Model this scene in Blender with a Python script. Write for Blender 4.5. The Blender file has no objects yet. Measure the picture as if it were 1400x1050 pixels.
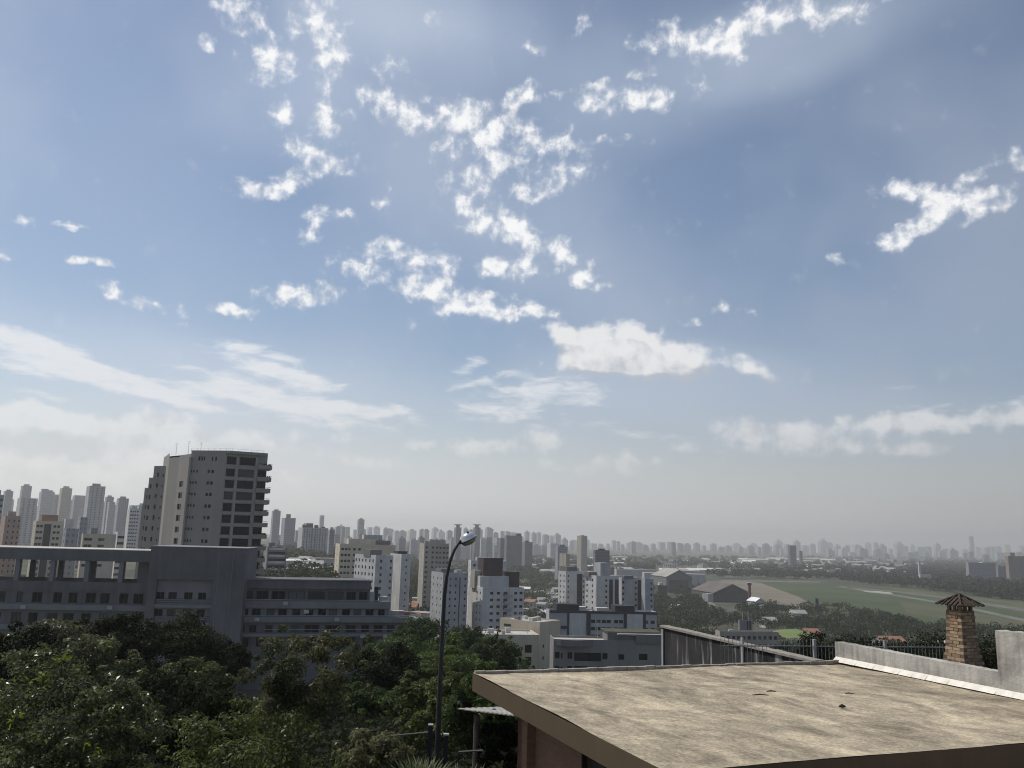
import bpy, bmesh, math, random
import numpy as np
from mathutils import Vector, Matrix

random.seed(7)
rng = np.random.default_rng(11)
rad = math.radians
scene = bpy.context.scene
col = scene.collection

# ------------------------------------------------------------------ camera
EYE = Vector((0.0, 0.0, 60.0))            # eye 60 m above the airfield plain
FPX = 1142.0                               # focal length in pixels of the 1400 px wide photograph
PITCH = math.atan((736.0 - 525.0) / FPX)
ROLL = 0.028
_F = Vector((0, math.cos(PITCH), math.sin(PITCH)))
_U = Vector((0, -math.sin(PITCH), math.cos(PITCH)))
_X = Vector((1, 0, 0))
_R = _X * math.cos(ROLL) + _U * math.sin(ROLL)
_V = -_X * math.sin(ROLL) + _U * math.cos(ROLL)
cam_data = bpy.data.cameras.new('camera')
cam_data.sensor_width = 36.0
cam_data.lens = 36.0 * FPX / 1400.0
cam_data.clip_start = 0.1
cam_data.clip_end = 30000.0
cam = bpy.data.objects.new('camera', cam_data)
col.objects.link(cam)
m3 = Matrix((_R, _V, -_F)).transposed()
cam.matrix_world = Matrix.Translation(EYE) @ m3.to_4x4()
scene.camera = cam


def ray(px, py):
    return _F + _R * ((px - 700.0) / FPX) - _V * ((py - 525.0) / FPX)


def at(px, py, d):
    """surveying helper: the point seen at a photo pixel, d metres ahead"""
    r = ray(px, py)
    return EYE + r * (d / r.y)


def onz(px, py, z):
    r = ray(px, py)
    return EYE + r * ((z - EYE.z) / r.z)


def along(P0, v, px):
    """distance t along v from P0 until the point stands over photo column px"""
    p = P0 - EYE
    k = px - 700.0
    return (k * _F.dot(p) - FPX * _R.dot(p)) / (FPX * _R.dot(v) - k * _F.dot(v))


def zat(P, py):
    """height at which photo row py crosses the vertical through P"""
    p = P - EYE
    k = 525.0 - py
    # (V.(p+t z))*f = k*(F.(p+t z))
    t = (k * _F.dot(p) - FPX * _V.dot(p)) / (FPX * _V.z - k * _F.z)
    return P.z + t


# ------------------------------------------------------------------ light
SUN_AZ = rad(-66.0)       # measured from straight ahead, negative to the left
SUN_EL = rad(56.0)
sun_dir = Vector((math.sin(SUN_AZ) * math.cos(SUN_EL), math.cos(SUN_AZ) * math.cos(SUN_EL), math.sin(SUN_EL)))
sd = bpy.data.lights.new('sun', 'SUN')
sd.energy = 3.6
sd.angle = rad(0.6)
sd.color = (1.0, 0.95, 0.87)
sun = bpy.data.objects.new('sun', sd)
col.objects.link(sun)
sun.rotation_euler = sun_dir.to_track_quat('Z', 'Y').to_euler()

world = bpy.data.worlds.new('World')
scene.world = world
world.use_nodes = True
SKY_STRENGTH = 0.094

scene.view_settings.view_transform = 'Standard'
scene.view_settings.look = 'None'
scene.view_settings.gamma = 1.0
scene.view_settings.exposure = 0.0
scene.view_settings.use_curve_mapping = False
cy = scene.cycles
cy.use_denoising = True
cy.max_bounces = 6
cy.diffuse_bounces = 3
cy.glossy_bounces = 2
cy.transmission_bounces = 3
cy.transparent_max_bounces = 6
cy.volume_bounces = 1
cy.sample_clamp_indirect = 6.0
cy.filter_width = 1.05
cy.denoising_prefilter = 'ACCURATE'


def build_world():
    nt = world.node_tree
    N = nt.nodes
    L = nt.links
    N.clear()

    def new(t, **kw):
        n = N.new(t)
        for k, v in kw.items():
            setattr(n, k, v)
        return n

    def val(s):
        return s

    def setin(n, i, v):
        if hasattr(v, 'is_output') or isinstance(v, bpy.types.NodeSocket):
            L.new(v, n.inputs[i])
        else:
            n.inputs[i].default_value = v

    def M(op, a, b=0.0, c=None, clamp=False):
        n = new('ShaderNodeMath', operation=op, use_clamp=clamp)
        setin(n, 0, a)
        setin(n, 1, b)
        if c is not None:
            setin(n, 2, c)
        return n.outputs[0]

    def MR(v, a, b, c=0.0, d=1.0, smooth=True):
        n = new('ShaderNodeMapRange', interpolation_type='SMOOTHSTEP' if smooth else 'LINEAR')
        setin(n, 0, v)
        n.inputs[1].default_value = a
        n.inputs[2].default_value = b
        n.inputs[3].default_value = c
        n.inputs[4].default_value = d
        return n.outputs[0]

    def noise(vec, scale, detail, rough=0.55, off=None, dist=0.0):
        n = new('ShaderNodeTexNoise')
        n.inputs['Scale'].default_value = scale
        n.inputs['Detail'].default_value = detail
        n.inputs['Roughness'].default_value = rough
        n.inputs['Distortion'].default_value = dist
        if off is not None:
            a = new('ShaderNodeVectorMath', operation='ADD')
            L.new(vec, a.inputs[0])
            a.inputs[1].default_value = off
            vec = a.outputs[0]
        L.new(vec, n.inputs['Vector'])
        return n

    def mixc(f, a, b):
        n = new('ShaderNodeMix', data_type='RGBA')
        setin(n, 0, f)
        for i, v in ((6, a), (7, b)):
            if isinstance(v, bpy.types.NodeSocket):
                L.new(v, n.inputs[i])
            else:
                n.inputs[i].default_value = (v[0] / SKY_STRENGTH, v[1] / SKY_STRENGTH, v[2] / SKY_STRENGTH, 1)
        return n.outputs[2]

    tc = new('ShaderNodeTexCoord')
    nrm = new('ShaderNodeVectorMath', operation='NORMALIZE')
    L.new(tc.outputs['Generated'], nrm.inputs[0])
    sp = new('ShaderNodeSeparateXYZ')
    L.new(nrm.outputs[0], sp.inputs[0])
    az = M('ARCTAN2', sp.outputs[0], sp.outputs[1])
    el = M('ARCSINE', sp.outputs[2])
    elc = M('MAXIMUM', el, 0.0)
    # sky texture looked up at or above the horizon only
    cz = new('ShaderNodeCombineXYZ')
    L.new(sp.outputs[0], cz.inputs[0])
    L.new(sp.outputs[1], cz.inputs[1])
    L.new(M('MAXIMUM', sp.outputs[2], 0.02), cz.inputs[2])
    sky = new('ShaderNodeTexSky', sky_type='NISHITA')
    sky.sun_disc = False
    sky.sun_elevation = SUN_EL
    sky.sun_rotation = SUN_AZ
    sky.air_density = 1.1
    sky.dust_density = 1.0
    sky.ozone_density = 1.3
    sky.altitude = 750
    L.new(cz.outputs[0], sky.inputs[0])
    base = sky.outputs[0]

    # direction plane (azimuth, elevation) and a ragged version of it
    ae = new('ShaderNodeCombineXYZ')
    L.new(az, ae.inputs[0])
    L.new(el, ae.inputs[1])
    AE = ae.outputs[0]
    wob = noise(AE, 22.0, 3.0, 0.6)
    w2 = new('ShaderNodeVectorMath', operation='SUBTRACT')
    L.new(wob.outputs['Color'], w2.inputs[0])
    w2.inputs[1].default_value = (0.5, 0.5, 0.5)
    w3 = new('ShaderNodeVectorMath', operation='SCALE')
    L.new(w2.outputs[0], w3.inputs[0])
    w3.inputs[3].default_value = 0.034
    w4 = new('ShaderNodeVectorMath', operation='ADD')
    L.new(AE, w4.inputs[0])
    L.new(w3.outputs[0], w4.inputs[1])
    flat = new('ShaderNodeVectorMath', operation='MULTIPLY')
    L.new(w4.outputs[0], flat.inputs[0])
    flat.inputs[1].default_value = (1, 1, 0)
    W = flat.outputs[0]

    def cover(blobs, vec):
        tot = None
        for b in blobs:
            x, y, rx, ry = b[:4]
            rot = b[4] if len(b) > 4 else 0.0
            wgt = b[5] if len(b) > 5 else 1.0
            d = ray(x, y).normalized()
            a0, e0 = math.atan2(d.x, d.y), math.asin(d.z)
            d1 = ray(x + 5, y).normalized()
            d2 = ray(x, y - 5).normalized()
            sx = math.hypot(math.atan2(d1.x, d1.y) - a0, math.asin(d1.z) - e0) / 5
            sy = math.hypot(math.atan2(d2.x, d2.y) - a0, math.asin(d2.z) - e0) / 5
            mp = new('ShaderNodeMapping', vector_type='TEXTURE')
            mp.inputs[1].default_value = (a0, e0, 0)
            mp.inputs[2].default_value = (0, 0, rad(rot) - ROLL)
            mp.inputs[3].default_value = (rx * sx * 1.75, ry * sy * 1.75, 1)
            L.new(vec, mp.inputs[0])
            g = new('ShaderNodeTexGradient', gradient_type='SPHERICAL')
            L.new(mp.outputs[0], g.inputs[0])
            if tot is None:
                tot = M('MULTIPLY', g.outputs[1], wgt)
            else:
                tot = M('MULTIPLY_ADD', g.outputs[1], wgt, tot)
        return M('MINIMUM', tot, 1.05)

    puffs = [(330, 15, 30, 20), (367, 82, 32, 26), (430, 20, 22, 34, -30), (452, 75, 20, 42, -8), (283, 62, 10, 12, 0, .8),
             (388, 152, 14, 20, -20, .9), (448, 163, 24, 17), (435, 212, 36, 22), (335, 262, 24, 13), (395, 250, 34, 13, 30),
             (425, 312, 13, 26, -15, .9), (465, 297, 18, 8, 15, .9), (500, 362, 42, 24, 25), (400, 405, 46, 14, 10), (300, 10, 14, 10, 0, .6),
             (525, 142, 32, 20, -15), (532, 92, 22, 16, 0, .62), (620, 150, 28, 22), (570, 165, 30, 14, -10), (663, 172, 34, 28),
             (713, 130, 20, 14, 25), (720, 198, 50, 26, 0, .85), (660, 240, 40, 24, 0, .85), (735, 262, 34, 16, 20), (655, 298, 50, 20, -20),
             (718, 322, 34, 16, -25), (775, 350, 38, 18, -20, .85), (797, 382, 26, 9, -10), (668, 364, 22, 12, 25), (712, 368, 26, 14),
             (582, 356, 30, 18), (650, 412, 80, 13, -6), (585, 396, 36, 14, 20), (690, 430, 60, 9, 0, .75), (600, 430, 30, 8, 30, .6),
             (808, 140, 26, 14, -10), (878, 140, 36, 14), (860, 110, 34, 9, 15, .7), (830, 195, 46, 7, 5, .75), (790, 232, 30, 15, 15, .7),
             (602, 207, 15, 12, 30, .75), (525, 272, 10, 12, 0, .7), (722, 68, 16, 9, 0, .65), (795, 37, 14, 8, 20, .6), (590, 28, 12, 9, 0, .65),
             (918, 52, 44, 18), (990, 62, 38, 24), (1058, 20, 60, 20, 15), (1150, 16, 62, 18, 10, .9), (952, 112, 16, 14, 0, .6),
             (1240, 258, 36, 14, -8), (1290, 272, 50, 16, -12), (1262, 302, 50, 15, 35), (1225, 335, 20, 8, 15, .8), (1345, 280, 34, 12, 22),
             (1382, 218, 24, 14, -20), (1330, 240, 30, 8, 10, .6), (1220, 320, 22, 7, 20, .7),
             (116, 358, 26, 6), (28, 302, 16, 9), (100, 306, 22, 5, 15, .8), (200, 410, 44, 9, -5, .95), (320, 428, 28, 7), (256, 437, 12, 7, 0, .8),
             (10, 352, 14, 5, 0, .7), (150, 398, 16, 5, -20, .7), (985, 422, 10, 8, 0, .8), (948, 443, 11, 6, 0, .75), (908, 447, 7, 8, 0, .7),
             (1025, 425, 12, 6, 0, .55), (1140, 350, 12, 6, 0, .55), (760, 125, 12, 8, 20, .6)]
    # the same kind of fair-weather puffs goes on beyond the frame, all round
    r2 = random.Random(5)
    extra = []
    for i in range(26):
        extra.append((r2.uniform(0.75, 5.5), r2.uniform(0.15, 0.95), r2.uniform(0.03, 0.09), r2.uniform(0.02, 0.06), r2.uniform(-30, 30)))
    streaks = [(85, 492, 100, 15, -13), (30, 462, 70, 12, -4), (20, 500, 60, 10, -6), (120, 510, 90, 12, -12), (300, 515, 60, 8, -8, .8), (420, 520, 60, 9, -6, .9), (340, 545, 90, 9, -5, .9), (500, 560, 70, 8, -4, .8), (720, 540, 60, 10, -5, .7), (200, 528, 90, 10, -12), (370, 500, 66, 17, -8, .9), (330, 475, 50, 7, -5, .7),
               (400, 547, 120, 11, -4), (460, 578, 90, 8, -3, .9), (690, 562, 66, 15, -3, .9), (640, 500, 24, 10, 30, .7), (655, 520, 34, 7, 15, .8),
               (770, 528, 60, 16, -8, .95), (270, 552, 60, 8, -6, .7), (870, 590, 70, 9, -5, .6), (560, 560, 30, 5, -5, .5),
               (1340, 553, 90, 8, 2, .6), (1230, 530, 40, 5, 5, .35), (60, 540, 60, 6, -8, .6)]
    heaps = [(790, 478, 26, 20), (808, 462, 22, 18), (840, 456, 26, 18), (868, 464, 24, 18), (850, 482, 50, 20), (890, 490, 40, 22, -10), (950, 492, 34, 20), (1030, 505, 36, 12, -15, .8), (765, 458, 16, 13),
             (830, 500, 70, 16), (60, 578, 64, 20), (20, 570, 40, 18), (120, 596, 80, 22), (90, 640, 150, 22), (10, 590, 60, 26), (190, 590, 60, 16), (330, 600, 70, 12, 0, .7), (460, 600, 60, 9, 0, .6), (1130, 610, 120, 12, 0, .7), (215, 568, 40, 12), (40, 620, 110, 26), (265, 600, 26, 13),
             (200, 612, 60, 18), (742, 602, 36, 14), (650, 612, 44, 10), (575, 606, 14, 7), (510, 634, 36, 10), (865, 628, 36, 9, 0, .9),
             (1005, 585, 36, 12), (1075, 592, 60, 11), (1180, 580, 80, 13, 4, .7), (1330, 576, 90, 14, 3, .6), (1250, 572, 40, 10, 0, .6), (930, 612, 26, 8), (1250, 615, 60, 8, 0, .6),
             (1390, 566, 40, 12, 0, .7), (800, 640, 70, 9, 0, .6), (330, 650, 90, 14, 0, .6), (420, 620, 60, 10, 0, .5)]
    soft = [(960, 95, 150, 70, 10, .9), (1120, 45, 150, 50, 8, .8), (620, 35, 150, 55, 0, .75), (250, 170, 200, 80, 20, .35), (1010, 525, 170, 45, -5, .8),
            (880, 520, 130, 40, 0, .9), (700, 300, 180, 140, 0, .45), (420, 90, 110, 110, 0, .5), (120, 500, 230, 60, -8, .9), (380, 520, 190, 50, 0, .8), (700, 555, 120, 35, 0, .4),
            (1200, 590, 260, 40, 0, .8), (230, 330, 220, 70, 0, .3), (1290, 290, 130, 60, 0, .3)]
    BS = cover(soft, AE)
    B1 = cover(puffs, W)
    for a0, e0, sx, sy, rt in extra:
        mp = new('ShaderNodeMapping', vector_type='TEXTURE')
        mp.inputs[1].default_value = (a0 if a0 < math.pi else a0 - 2 * math.pi, e0, 0)
        mp.inputs[2].default_value = (0, 0, rad(rt))
        mp.inputs[3].default_value = (sx, sy, 1)
        L.new(W, mp.inputs[0])
        g = new('ShaderNodeTexGradient', gradient_type='SPHERICAL')
        L.new(mp.outputs[0], g.inputs[0])
        B1 = M('ADD', B1, g.outputs[1])
    n1 = noise(AE, 42.0, 8.0, 0.56, dist=0.15)
    fb = n1.outputs[0]
    n1b = noise(AE, 42.0, 6.0, 0.56, off=(0.004, -0.006, 0), dist=0.15)
    v1 = M('ADD', M('MULTIPLY', B1, 1.2), M('MULTIPLY', M('SUBTRACT', fb, 0.5), 3.9))
    a1 = M('MULTIPLY', MR(v1, 0.10, 1.55), MR(B1, 0.0, 0.26))
    # stretched high streaks
    st = new('ShaderNodeVectorMath', operation='MULTIPLY')
    L.new(AE, st.inputs[0])
    st.inputs[1].default_value = (1.0, 3.4, 1.0)
    n2 = noise(st.outputs[0], 26.0, 7.0, 0.58, dist=0.4)
    wv = new('ShaderNodeVectorMath', operation='ADD')
    w5 = new('ShaderNodeVectorMath', operation='MULTIPLY')
    L.new(w3.outputs[0], w5.inputs[0])
    w5.inputs[1].default_value = (0.8, 0.35, 0)
    L.new(AE, wv.inputs[0])
    L.new(w5.outputs[0], wv.inputs[1])
    B2 = cover(streaks, wv.outputs[0])
    v2 = M('ADD', M('MULTIPLY', B2, 1.2), M('MULTIPLY', M('SUBTRACT', n2.outputs[0], 0.5), 2.4))
    a2 = M('MULTIPLY', M('MULTIPLY', MR(v2, 0.25, 1.35), 0.9), MR(B2, 0.0, 0.2, 0.2, 1.0))
    # heaped clouds low over the city
    B3 = cover(heaps, wv.outputs[0])
    up = new('ShaderNodeVectorMath', operation='ADD')
    L.new(wv.outputs[0], up.inputs[0])
    up.inputs[1].default_value = (-0.004, 0.014, 0)
    B3u = cover(heaps[:11], up.outputs[0])
    B3m = cover(heaps[:11], wv.outputs[0])
    n3 = noise(AE, 34.0, 7.0, 0.55)
    n3b = noise(AE, 34.0, 3.0, 0.55, off=(-0.012, 0.022, 0))
    v3 = M('ADD', B3, M('MULTIPLY', M('SUBTRACT', n3.outputs[0], 0.5), 2.3))
    a3 = M('MULTIPLY', M('MULTIPLY', MR(v3, 0.18, 0.95), 0.88), MR(B3, 0.0, 0.22, 0.22, 1.0))
    # thin veils
    n4 = noise(AE, 3.2, 3.0, 0.5, off=(3.1, 1.7, 0))
    a4 = MR(n4.outputs[0], 0.36, 0.76, 0.12, 0.62)

    # hazy air above the city: whiter towards the horizon, the same all round
    hz = M('POWER', 2.718, M('MULTIPLY', M('POWER', M('MULTIPLY', elc, 7.8), 2.0), -1.0))
    hzf = M('MULTIPLY', hz, 1.0)
    hue = mixc(MR(M('COSINE', M('SUBTRACT', az, SUN_AZ)), -0.6, 1.0), (0.345, 0.35, 0.355), (0.78, 0.79, 0.79))
    veil = mixc(MR(M('COSINE', M('SUBTRACT', az, SUN_AZ)), -0.6, 1.0), (0.32, 0.37, 0.47), (0.52, 0.59, 0.71))
    c = mixc(a4, base, veil)
    c = mixc(M('MULTIPLY', M('MULTIPLY', MR(BS, 0.0, 0.9), MR(n4.outputs[0], 0.1, 0.8, 0.55, 1.0)), 0.62), c, mixc(MR(M('COSINE', M('SUBTRACT', az, SUN_AZ)), -0.6, 1.0), (0.38, 0.44, 0.55), (0.56, 0.65, 0.79)))
    bright1 = MR(M('ADD', M('SUBTRACT', fb, n1b.outputs[0]), M('MULTIPLY', a1, 0.35)), -0.05, 0.42)
    cl1 = mixc(bright1, (0.60, 0.65, 0.74), (0.98, 0.98, 0.98))
    c = mixc(M('MULTIPLY', a2, 1.0), c, (0.80, 0.83, 0.87))
    c = mixc(M('MULTIPLY', a1, 0.96), c, cl1)
    c = mixc(hzf, c, hue)
    bright3 = MR(M('ADD', M('MULTIPLY', M('SUBTRACT', n3.outputs[0], n3b.outputs[0]), 0.8), M('MULTIPLY', M('SUBTRACT', B3m, B3u), 0.9)), -0.34, 0.16)
    cl3 = mixc(bright3, (0.48, 0.51, 0.56), (0.90, 0.90, 0.90))
    hz3 = M('POWER', 2.718, M('MULTIPLY', elc, -9.0))
    cl3 = mixc(M('MULTIPLY', hz3, 0.75), cl3, hue)
    c = mixc(M('MULTIPLY', a3, MR(elc, 0.06, 0.22, 0.55, 1.0)), c, cl3)
    bg = new('ShaderNodeBackground')
    L.new(c, bg.inputs[0])
    bg.inputs[1].default_value = SKY_STRENGTH
    out = new('ShaderNodeOutputWorld')
    L.new(bg.outputs[0], out.inputs[0])
    world.cycles.sampling_method = 'MANUAL'
    world.cycles.sample_map_resolution = 512


build_world()

# ------------------------------------------------------------------ helpers
def tag(o, label=None, cat=None, group=None, kind=None):
    if label:
        o['label'] = label
    if cat:
        o['category'] = cat
    if group:
        o['group'] = group
    if kind:
        o['kind'] = kind
    return o


def wloc(o):
    p = Vector(o.location)
    while o.parent is not None:
        o = o.parent
        p += o.location
    return p


class MB:
    """collects faces for one mesh; m = material slot of the faces added next"""

    def __init__(self):
        self.v = []
        self.f = []
        self.mi = []
        self.m = 0

    def quad(self, *pts):
        n = len(self.v)
        self.v += [tuple(p) for p in pts]
        self.f.append(tuple(range(n, n + len(pts))))
        self.mi.append(self.m)

    def prism(self, poly, z0, z1, cap=True, bottom=False):
        """poly counter-clockwise seen from above"""
        n = len(poly)
        for i in range(n):
            a, b = poly[i], poly[(i + 1) % n]
            self.quad((a[0], a[1], z0), (b[0], b[1], z0), (b[0], b[1], z1), (a[0], a[1], z1))
        if cap:
            self.quad(*[(p[0], p[1], z1) for p in poly])
        if bottom:
            self.quad(*[(p[0], p[1], z0) for p in reversed(poly)])

    def box(self, c, e1, e2, w, d, z0, z1):
        """box centred on c in plan, w along e1, d along e2 (e2 = e1 turned left)"""
        c = Vector((c[0], c[1]))
        a = Vector((e1[0], e1[1])) * w / 2
        b = Vector((e2[0], e2[1])) * d / 2
        poly = [c - a - b, c + a - b, c + a + b, c - a + b]
        self.prism(poly, z0, z1, True, True)

    def tube(self, pts, radii, seg=8, caps=True):
        rings = []
        pts = [Vector(p) for p in pts]
        for i, p in enumerate(pts):
            t = (pts[min(i + 1, len(pts) - 1)] - pts[max(i - 1, 0)]).normalized()
            a = t.cross(Vector((0.13, 0.97, 0.2)))
            if a.length < 0.1:
                a = t.cross(Vector((1, 0, 0)))
            a.normalize()
            b = t.cross(a)
            n = len(self.v)
            for k in range(seg):
                w = 2 * math.pi * k / seg
                self.v.append(tuple(p + (a * math.cos(w) + b * math.sin(w)) * radii[i]))
            rings.append(n)
        for i in range(len(rings) - 1):
            for k in range(seg):
                k2 = (k + 1) % seg
                self.f.append((rings[i] + k, rings[i] + k2, rings[i + 1] + k2, rings[i + 1] + k))
                self.mi.append(self.m)
        if caps:
            self.f.append(tuple(rings[0] + k for k in range(seg))[::-1])
            self.mi.append(self.m)
            self.f.append(tuple(rings[-1] + k for k in range(seg)))
            self.mi.append(self.m)

    def mesh(self, name, mats, origin=(0, 0, 0), smooth=False):
        me = bpy.data.meshes.new(name)
        o = origin
        me.from_pydata([(x - o[0], y - o[1], z - o[2]) for x, y, z in self.v], [], self.f)
        for m in (mats if isinstance(mats, (list, tuple)) else [mats]):
            me.materials.append(m)
        me.polygons.foreach_set('material_index', self.mi)
        if smooth:
            me.polygons.foreach_set('use_smooth', [True] * len(self.f))
        me.update()
        return me

    def build(self, name, mats, parent=None, origin=(0, 0, 0), smooth=False):
        o = bpy.data.objects.new(name, self.mesh(name, mats, origin, smooth))
        col.objects.link(o)
        if parent is not None:
            o.parent = parent
            o.location = Vector(origin) - wloc(parent)
        else:
            o.location = origin
        return o


def empty(name, loc):
    o = bpy.data.objects.new(name, None)
    o.empty_display_size = 0.2
    col.objects.link(o)
    o.location = loc
    return o


def put(name, mesh, parent, loc, rotz=0.0, scale=(1, 1, 1)):
    """a piece that shares its mesh; loc in world metres"""
    o = bpy.data.objects.new(name, mesh)
    col.objects.link(o)
    o.parent = parent
    o.location = Vector(loc) - wloc(parent)
    o.rotation_euler = (0, 0, rotz)
    o.scale = scale
    return o


def copy_tree(o, parent=None):
    c = o.copy()
    col.objects.link(c)
    c.parent = parent
    for ch in o.children:
        if ch.parent == o:
            copy_tree(ch, c)
    return c


# ------------------------------------------------------------------ materials
MATS = {}


def mat(name, c1, c2=None, scale=0.6, rough=0.85, streak=0.0, bump=0.0, bscale=30.0, spec=0.3, metal=0.0, contrast=(0.35, 0.7), detail=6.0):
    if name in MATS:
        return MATS[name]
    m = bpy.data.materials.new(name)
    m.use_nodes = True
    nt = m.node_tree
    b = nt.nodes['Principled BSDF']
    b.inputs['Roughness'].default_value = rough
    b.inputs['Specular IOR Level'].default_value = spec
    b.inputs['Metallic'].default_value = metal
    if c2 is None:
        c2 = tuple(x * 0.8 for x in c1)
    g = nt.nodes.new('ShaderNodeNewGeometry')
    n = nt.nodes.new('ShaderNodeTexNoise')
    n.inputs['Scale'].default_value = scale
    n.inputs['Detail'].default_value = detail
    nt.links.new(g.outputs['Position'], n.inputs['Vector'])
    f = n.outputs[0]
    if streak > 0:
        mp = nt.nodes.new('ShaderNodeVectorMath')
        mp.operation = 'MULTIPLY'
        mp.inputs[1].default_value = (1, 1, 0.07)
        nt.links.new(g.outputs['Position'], mp.inputs[0])
        n2 = nt.nodes.new('ShaderNodeTexNoise')
        n2.inputs['Scale'].default_value = scale * 4
        n2.inputs['Detail'].default_value = 4
        nt.links.new(mp.outputs[0], n2.inputs['Vector'])
        mx = nt.nodes.new('ShaderNodeMix')
        mx.inputs[0].default_value = streak
        nt.links.new(f, mx.inputs[2])
        nt.links.new(n2.outputs[0], mx.inputs[3])
        f = mx.outputs[0]
    mr = nt.nodes.new('ShaderNodeMapRange')
    mr.inputs[1].default_value, mr.inputs[2].default_value = contrast
    nt.links.new(f, mr.inputs[0])
    cm = nt.nodes.new('ShaderNodeMix')
    cm.data_type = 'RGBA'
    cm.inputs[6].default_value = (*c2, 1)
    cm.inputs[7].default_value = (*c1, 1)
    nt.links.new(mr.outputs[0], cm.inputs[0])
    nt.links.new(cm.outputs[2], b.inputs['Base Color'])
    if bump > 0:
        n3 = nt.nodes.new('ShaderNodeTexNoise')
        n3.inputs['Scale'].default_value = bscale
        n3.inputs['Detail'].default_value = 5
        nt.links.new(g.outputs['Position'], n3.inputs['Vector'])
        bp = nt.nodes.new('ShaderNodeBump')
        bp.inputs['Strength'].default_value = bump
        bp.inputs['Distance'].default_value = 0.02
        nt.links.new(n3.outputs[0], bp.inputs['Height'])
        nt.links.new(bp.outputs[0], b.inputs['Normal'])
    MATS[name] = m
    return m


def glass_mat(name, dark, pale, share, rough=0.12):
    """window glass; a share of the windows shows curtains or blinds behind it"""
    m = bpy.data.materials.new(name)
    m.use_nodes = True
    nt = m.node_tree
    b = nt.nodes['Principled BSDF']
    b.inputs['Roughness'].default_value = rough
    b.inputs['Specular IOR Level'].default_value = 0.08
    oi = nt.nodes.new('ShaderNodeObjectInfo')
    gi = nt.nodes.new('ShaderNodeNewGeometry')
    ad = nt.nodes.new('ShaderNodeMath')
    ad.operation = 'ADD'
    nt.links.new(oi.outputs['Random'], ad.inputs[0])
    nt.links.new(gi.outputs['Random Per Island'], ad.inputs[1])
    fr = nt.nodes.new('ShaderNodeMath')
    fr.operation = 'FRACT'
    nt.links.new(ad.outputs[0], fr.inputs[0])
    mr = nt.nodes.new('ShaderNodeMapRange')
    mr.inputs[1].default_value = 1 - share
    mr.inputs[2].default_value = 1.0
    nt.links.new(fr.outputs[0], mr.inputs[0])
    cm = nt.nodes.new('ShaderNodeMix')
    cm.data_type = 'RGBA'
    cm.inputs[6].default_value = (*dark, 1)
    cm.inputs[7].default_value = (*pale, 1)
    nt.links.new(mr.outputs[0], cm.inputs[0])
    nt.links.new(cm.outputs[2], b.inputs['Base Color'])
    MATS[name] = m
    return m


def leaf_mat(name, c1, c2, gloss=0.35, trans=0.35, spec=0.12):
    m = bpy.data.materials.new(name)
    m.use_nodes = True
    nt = m.node_tree
    N, L = nt.nodes, nt.links
    b = N['Principled BSDF']
    out = N['Material Output']
    g = N.new('ShaderNodeNewGeometry')
    oi = N.new('ShaderNodeObjectInfo')
    nz = N.new('ShaderNodeTexNoise')
    nz.inputs['Scale'].default_value = 0.5
    L.new(g.outputs['Position'], nz.inputs['Vector'])
    a = N.new('ShaderNodeMath')
    a.operation = 'MULTIPLY_ADD'
    L.new(g.outputs['Random Per Island'], a.inputs[0])
    a.inputs[1].default_value = 0.55
    b2 = N.new('ShaderNodeMath')
    b2.operation = 'MULTIPLY_ADD'
    L.new(oi.outputs['Random'], b2.inputs[0])
    b2.inputs[1].default_value = 0.5
    b3 = N.new('ShaderNodeMath')
    b3.operation = 'SUBTRACT'
    L.new(nz.outputs[0], b3.inputs[0])
    b3.inputs[1].default_value = 0.5
    L.new(b3.outputs[0], b2.inputs[2])
    L.new(b2.outputs[0], a.inputs[2])
    cm = N.new('ShaderNodeMix')
    cm.data_type = 'RGBA'
    cm.inputs[6].default_value = (*c1, 1)
    cm.inputs[7].default_value = (*c2, 1)
    pw = N.new('ShaderNodeMath')
    pw.operation = 'POWER'
    pw.use_clamp = True
    L.new(a.outputs[0], pw.inputs[0])
    pw.inputs[1].default_value = 1.9  # skew so only few leaves take the bright colour, imitating sunlit specks
    L.new(pw.outputs[0], cm.inputs[0])
    L.new(cm.outputs[2], b.inputs['Base Color'])
    b.inputs['Roughness'].default_value = gloss
    b.inputs['Specular IOR Level'].default_value = spec
    t = N.new('ShaderNodeBsdfTranslucent')
    hs = N.new('ShaderNodeHueSaturation')
    hs.inputs['Value'].default_value = 2.0
    hs.inputs['Saturation'].default_value = 1.15
    L.new(cm.outputs[2], hs.inputs['Color'])
    L.new(hs.outputs[0], t.inputs[0])
    ms = N.new('ShaderNodeMixShader')
    ms.inputs[0].default_value = trans
    L.new(b.outputs[0], ms.inputs[1])
    L.new(t.outputs[0], ms.inputs[2])
    L.new(ms.outputs[0], out.inputs[0])
    MATS[name] = m
    return m


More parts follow.
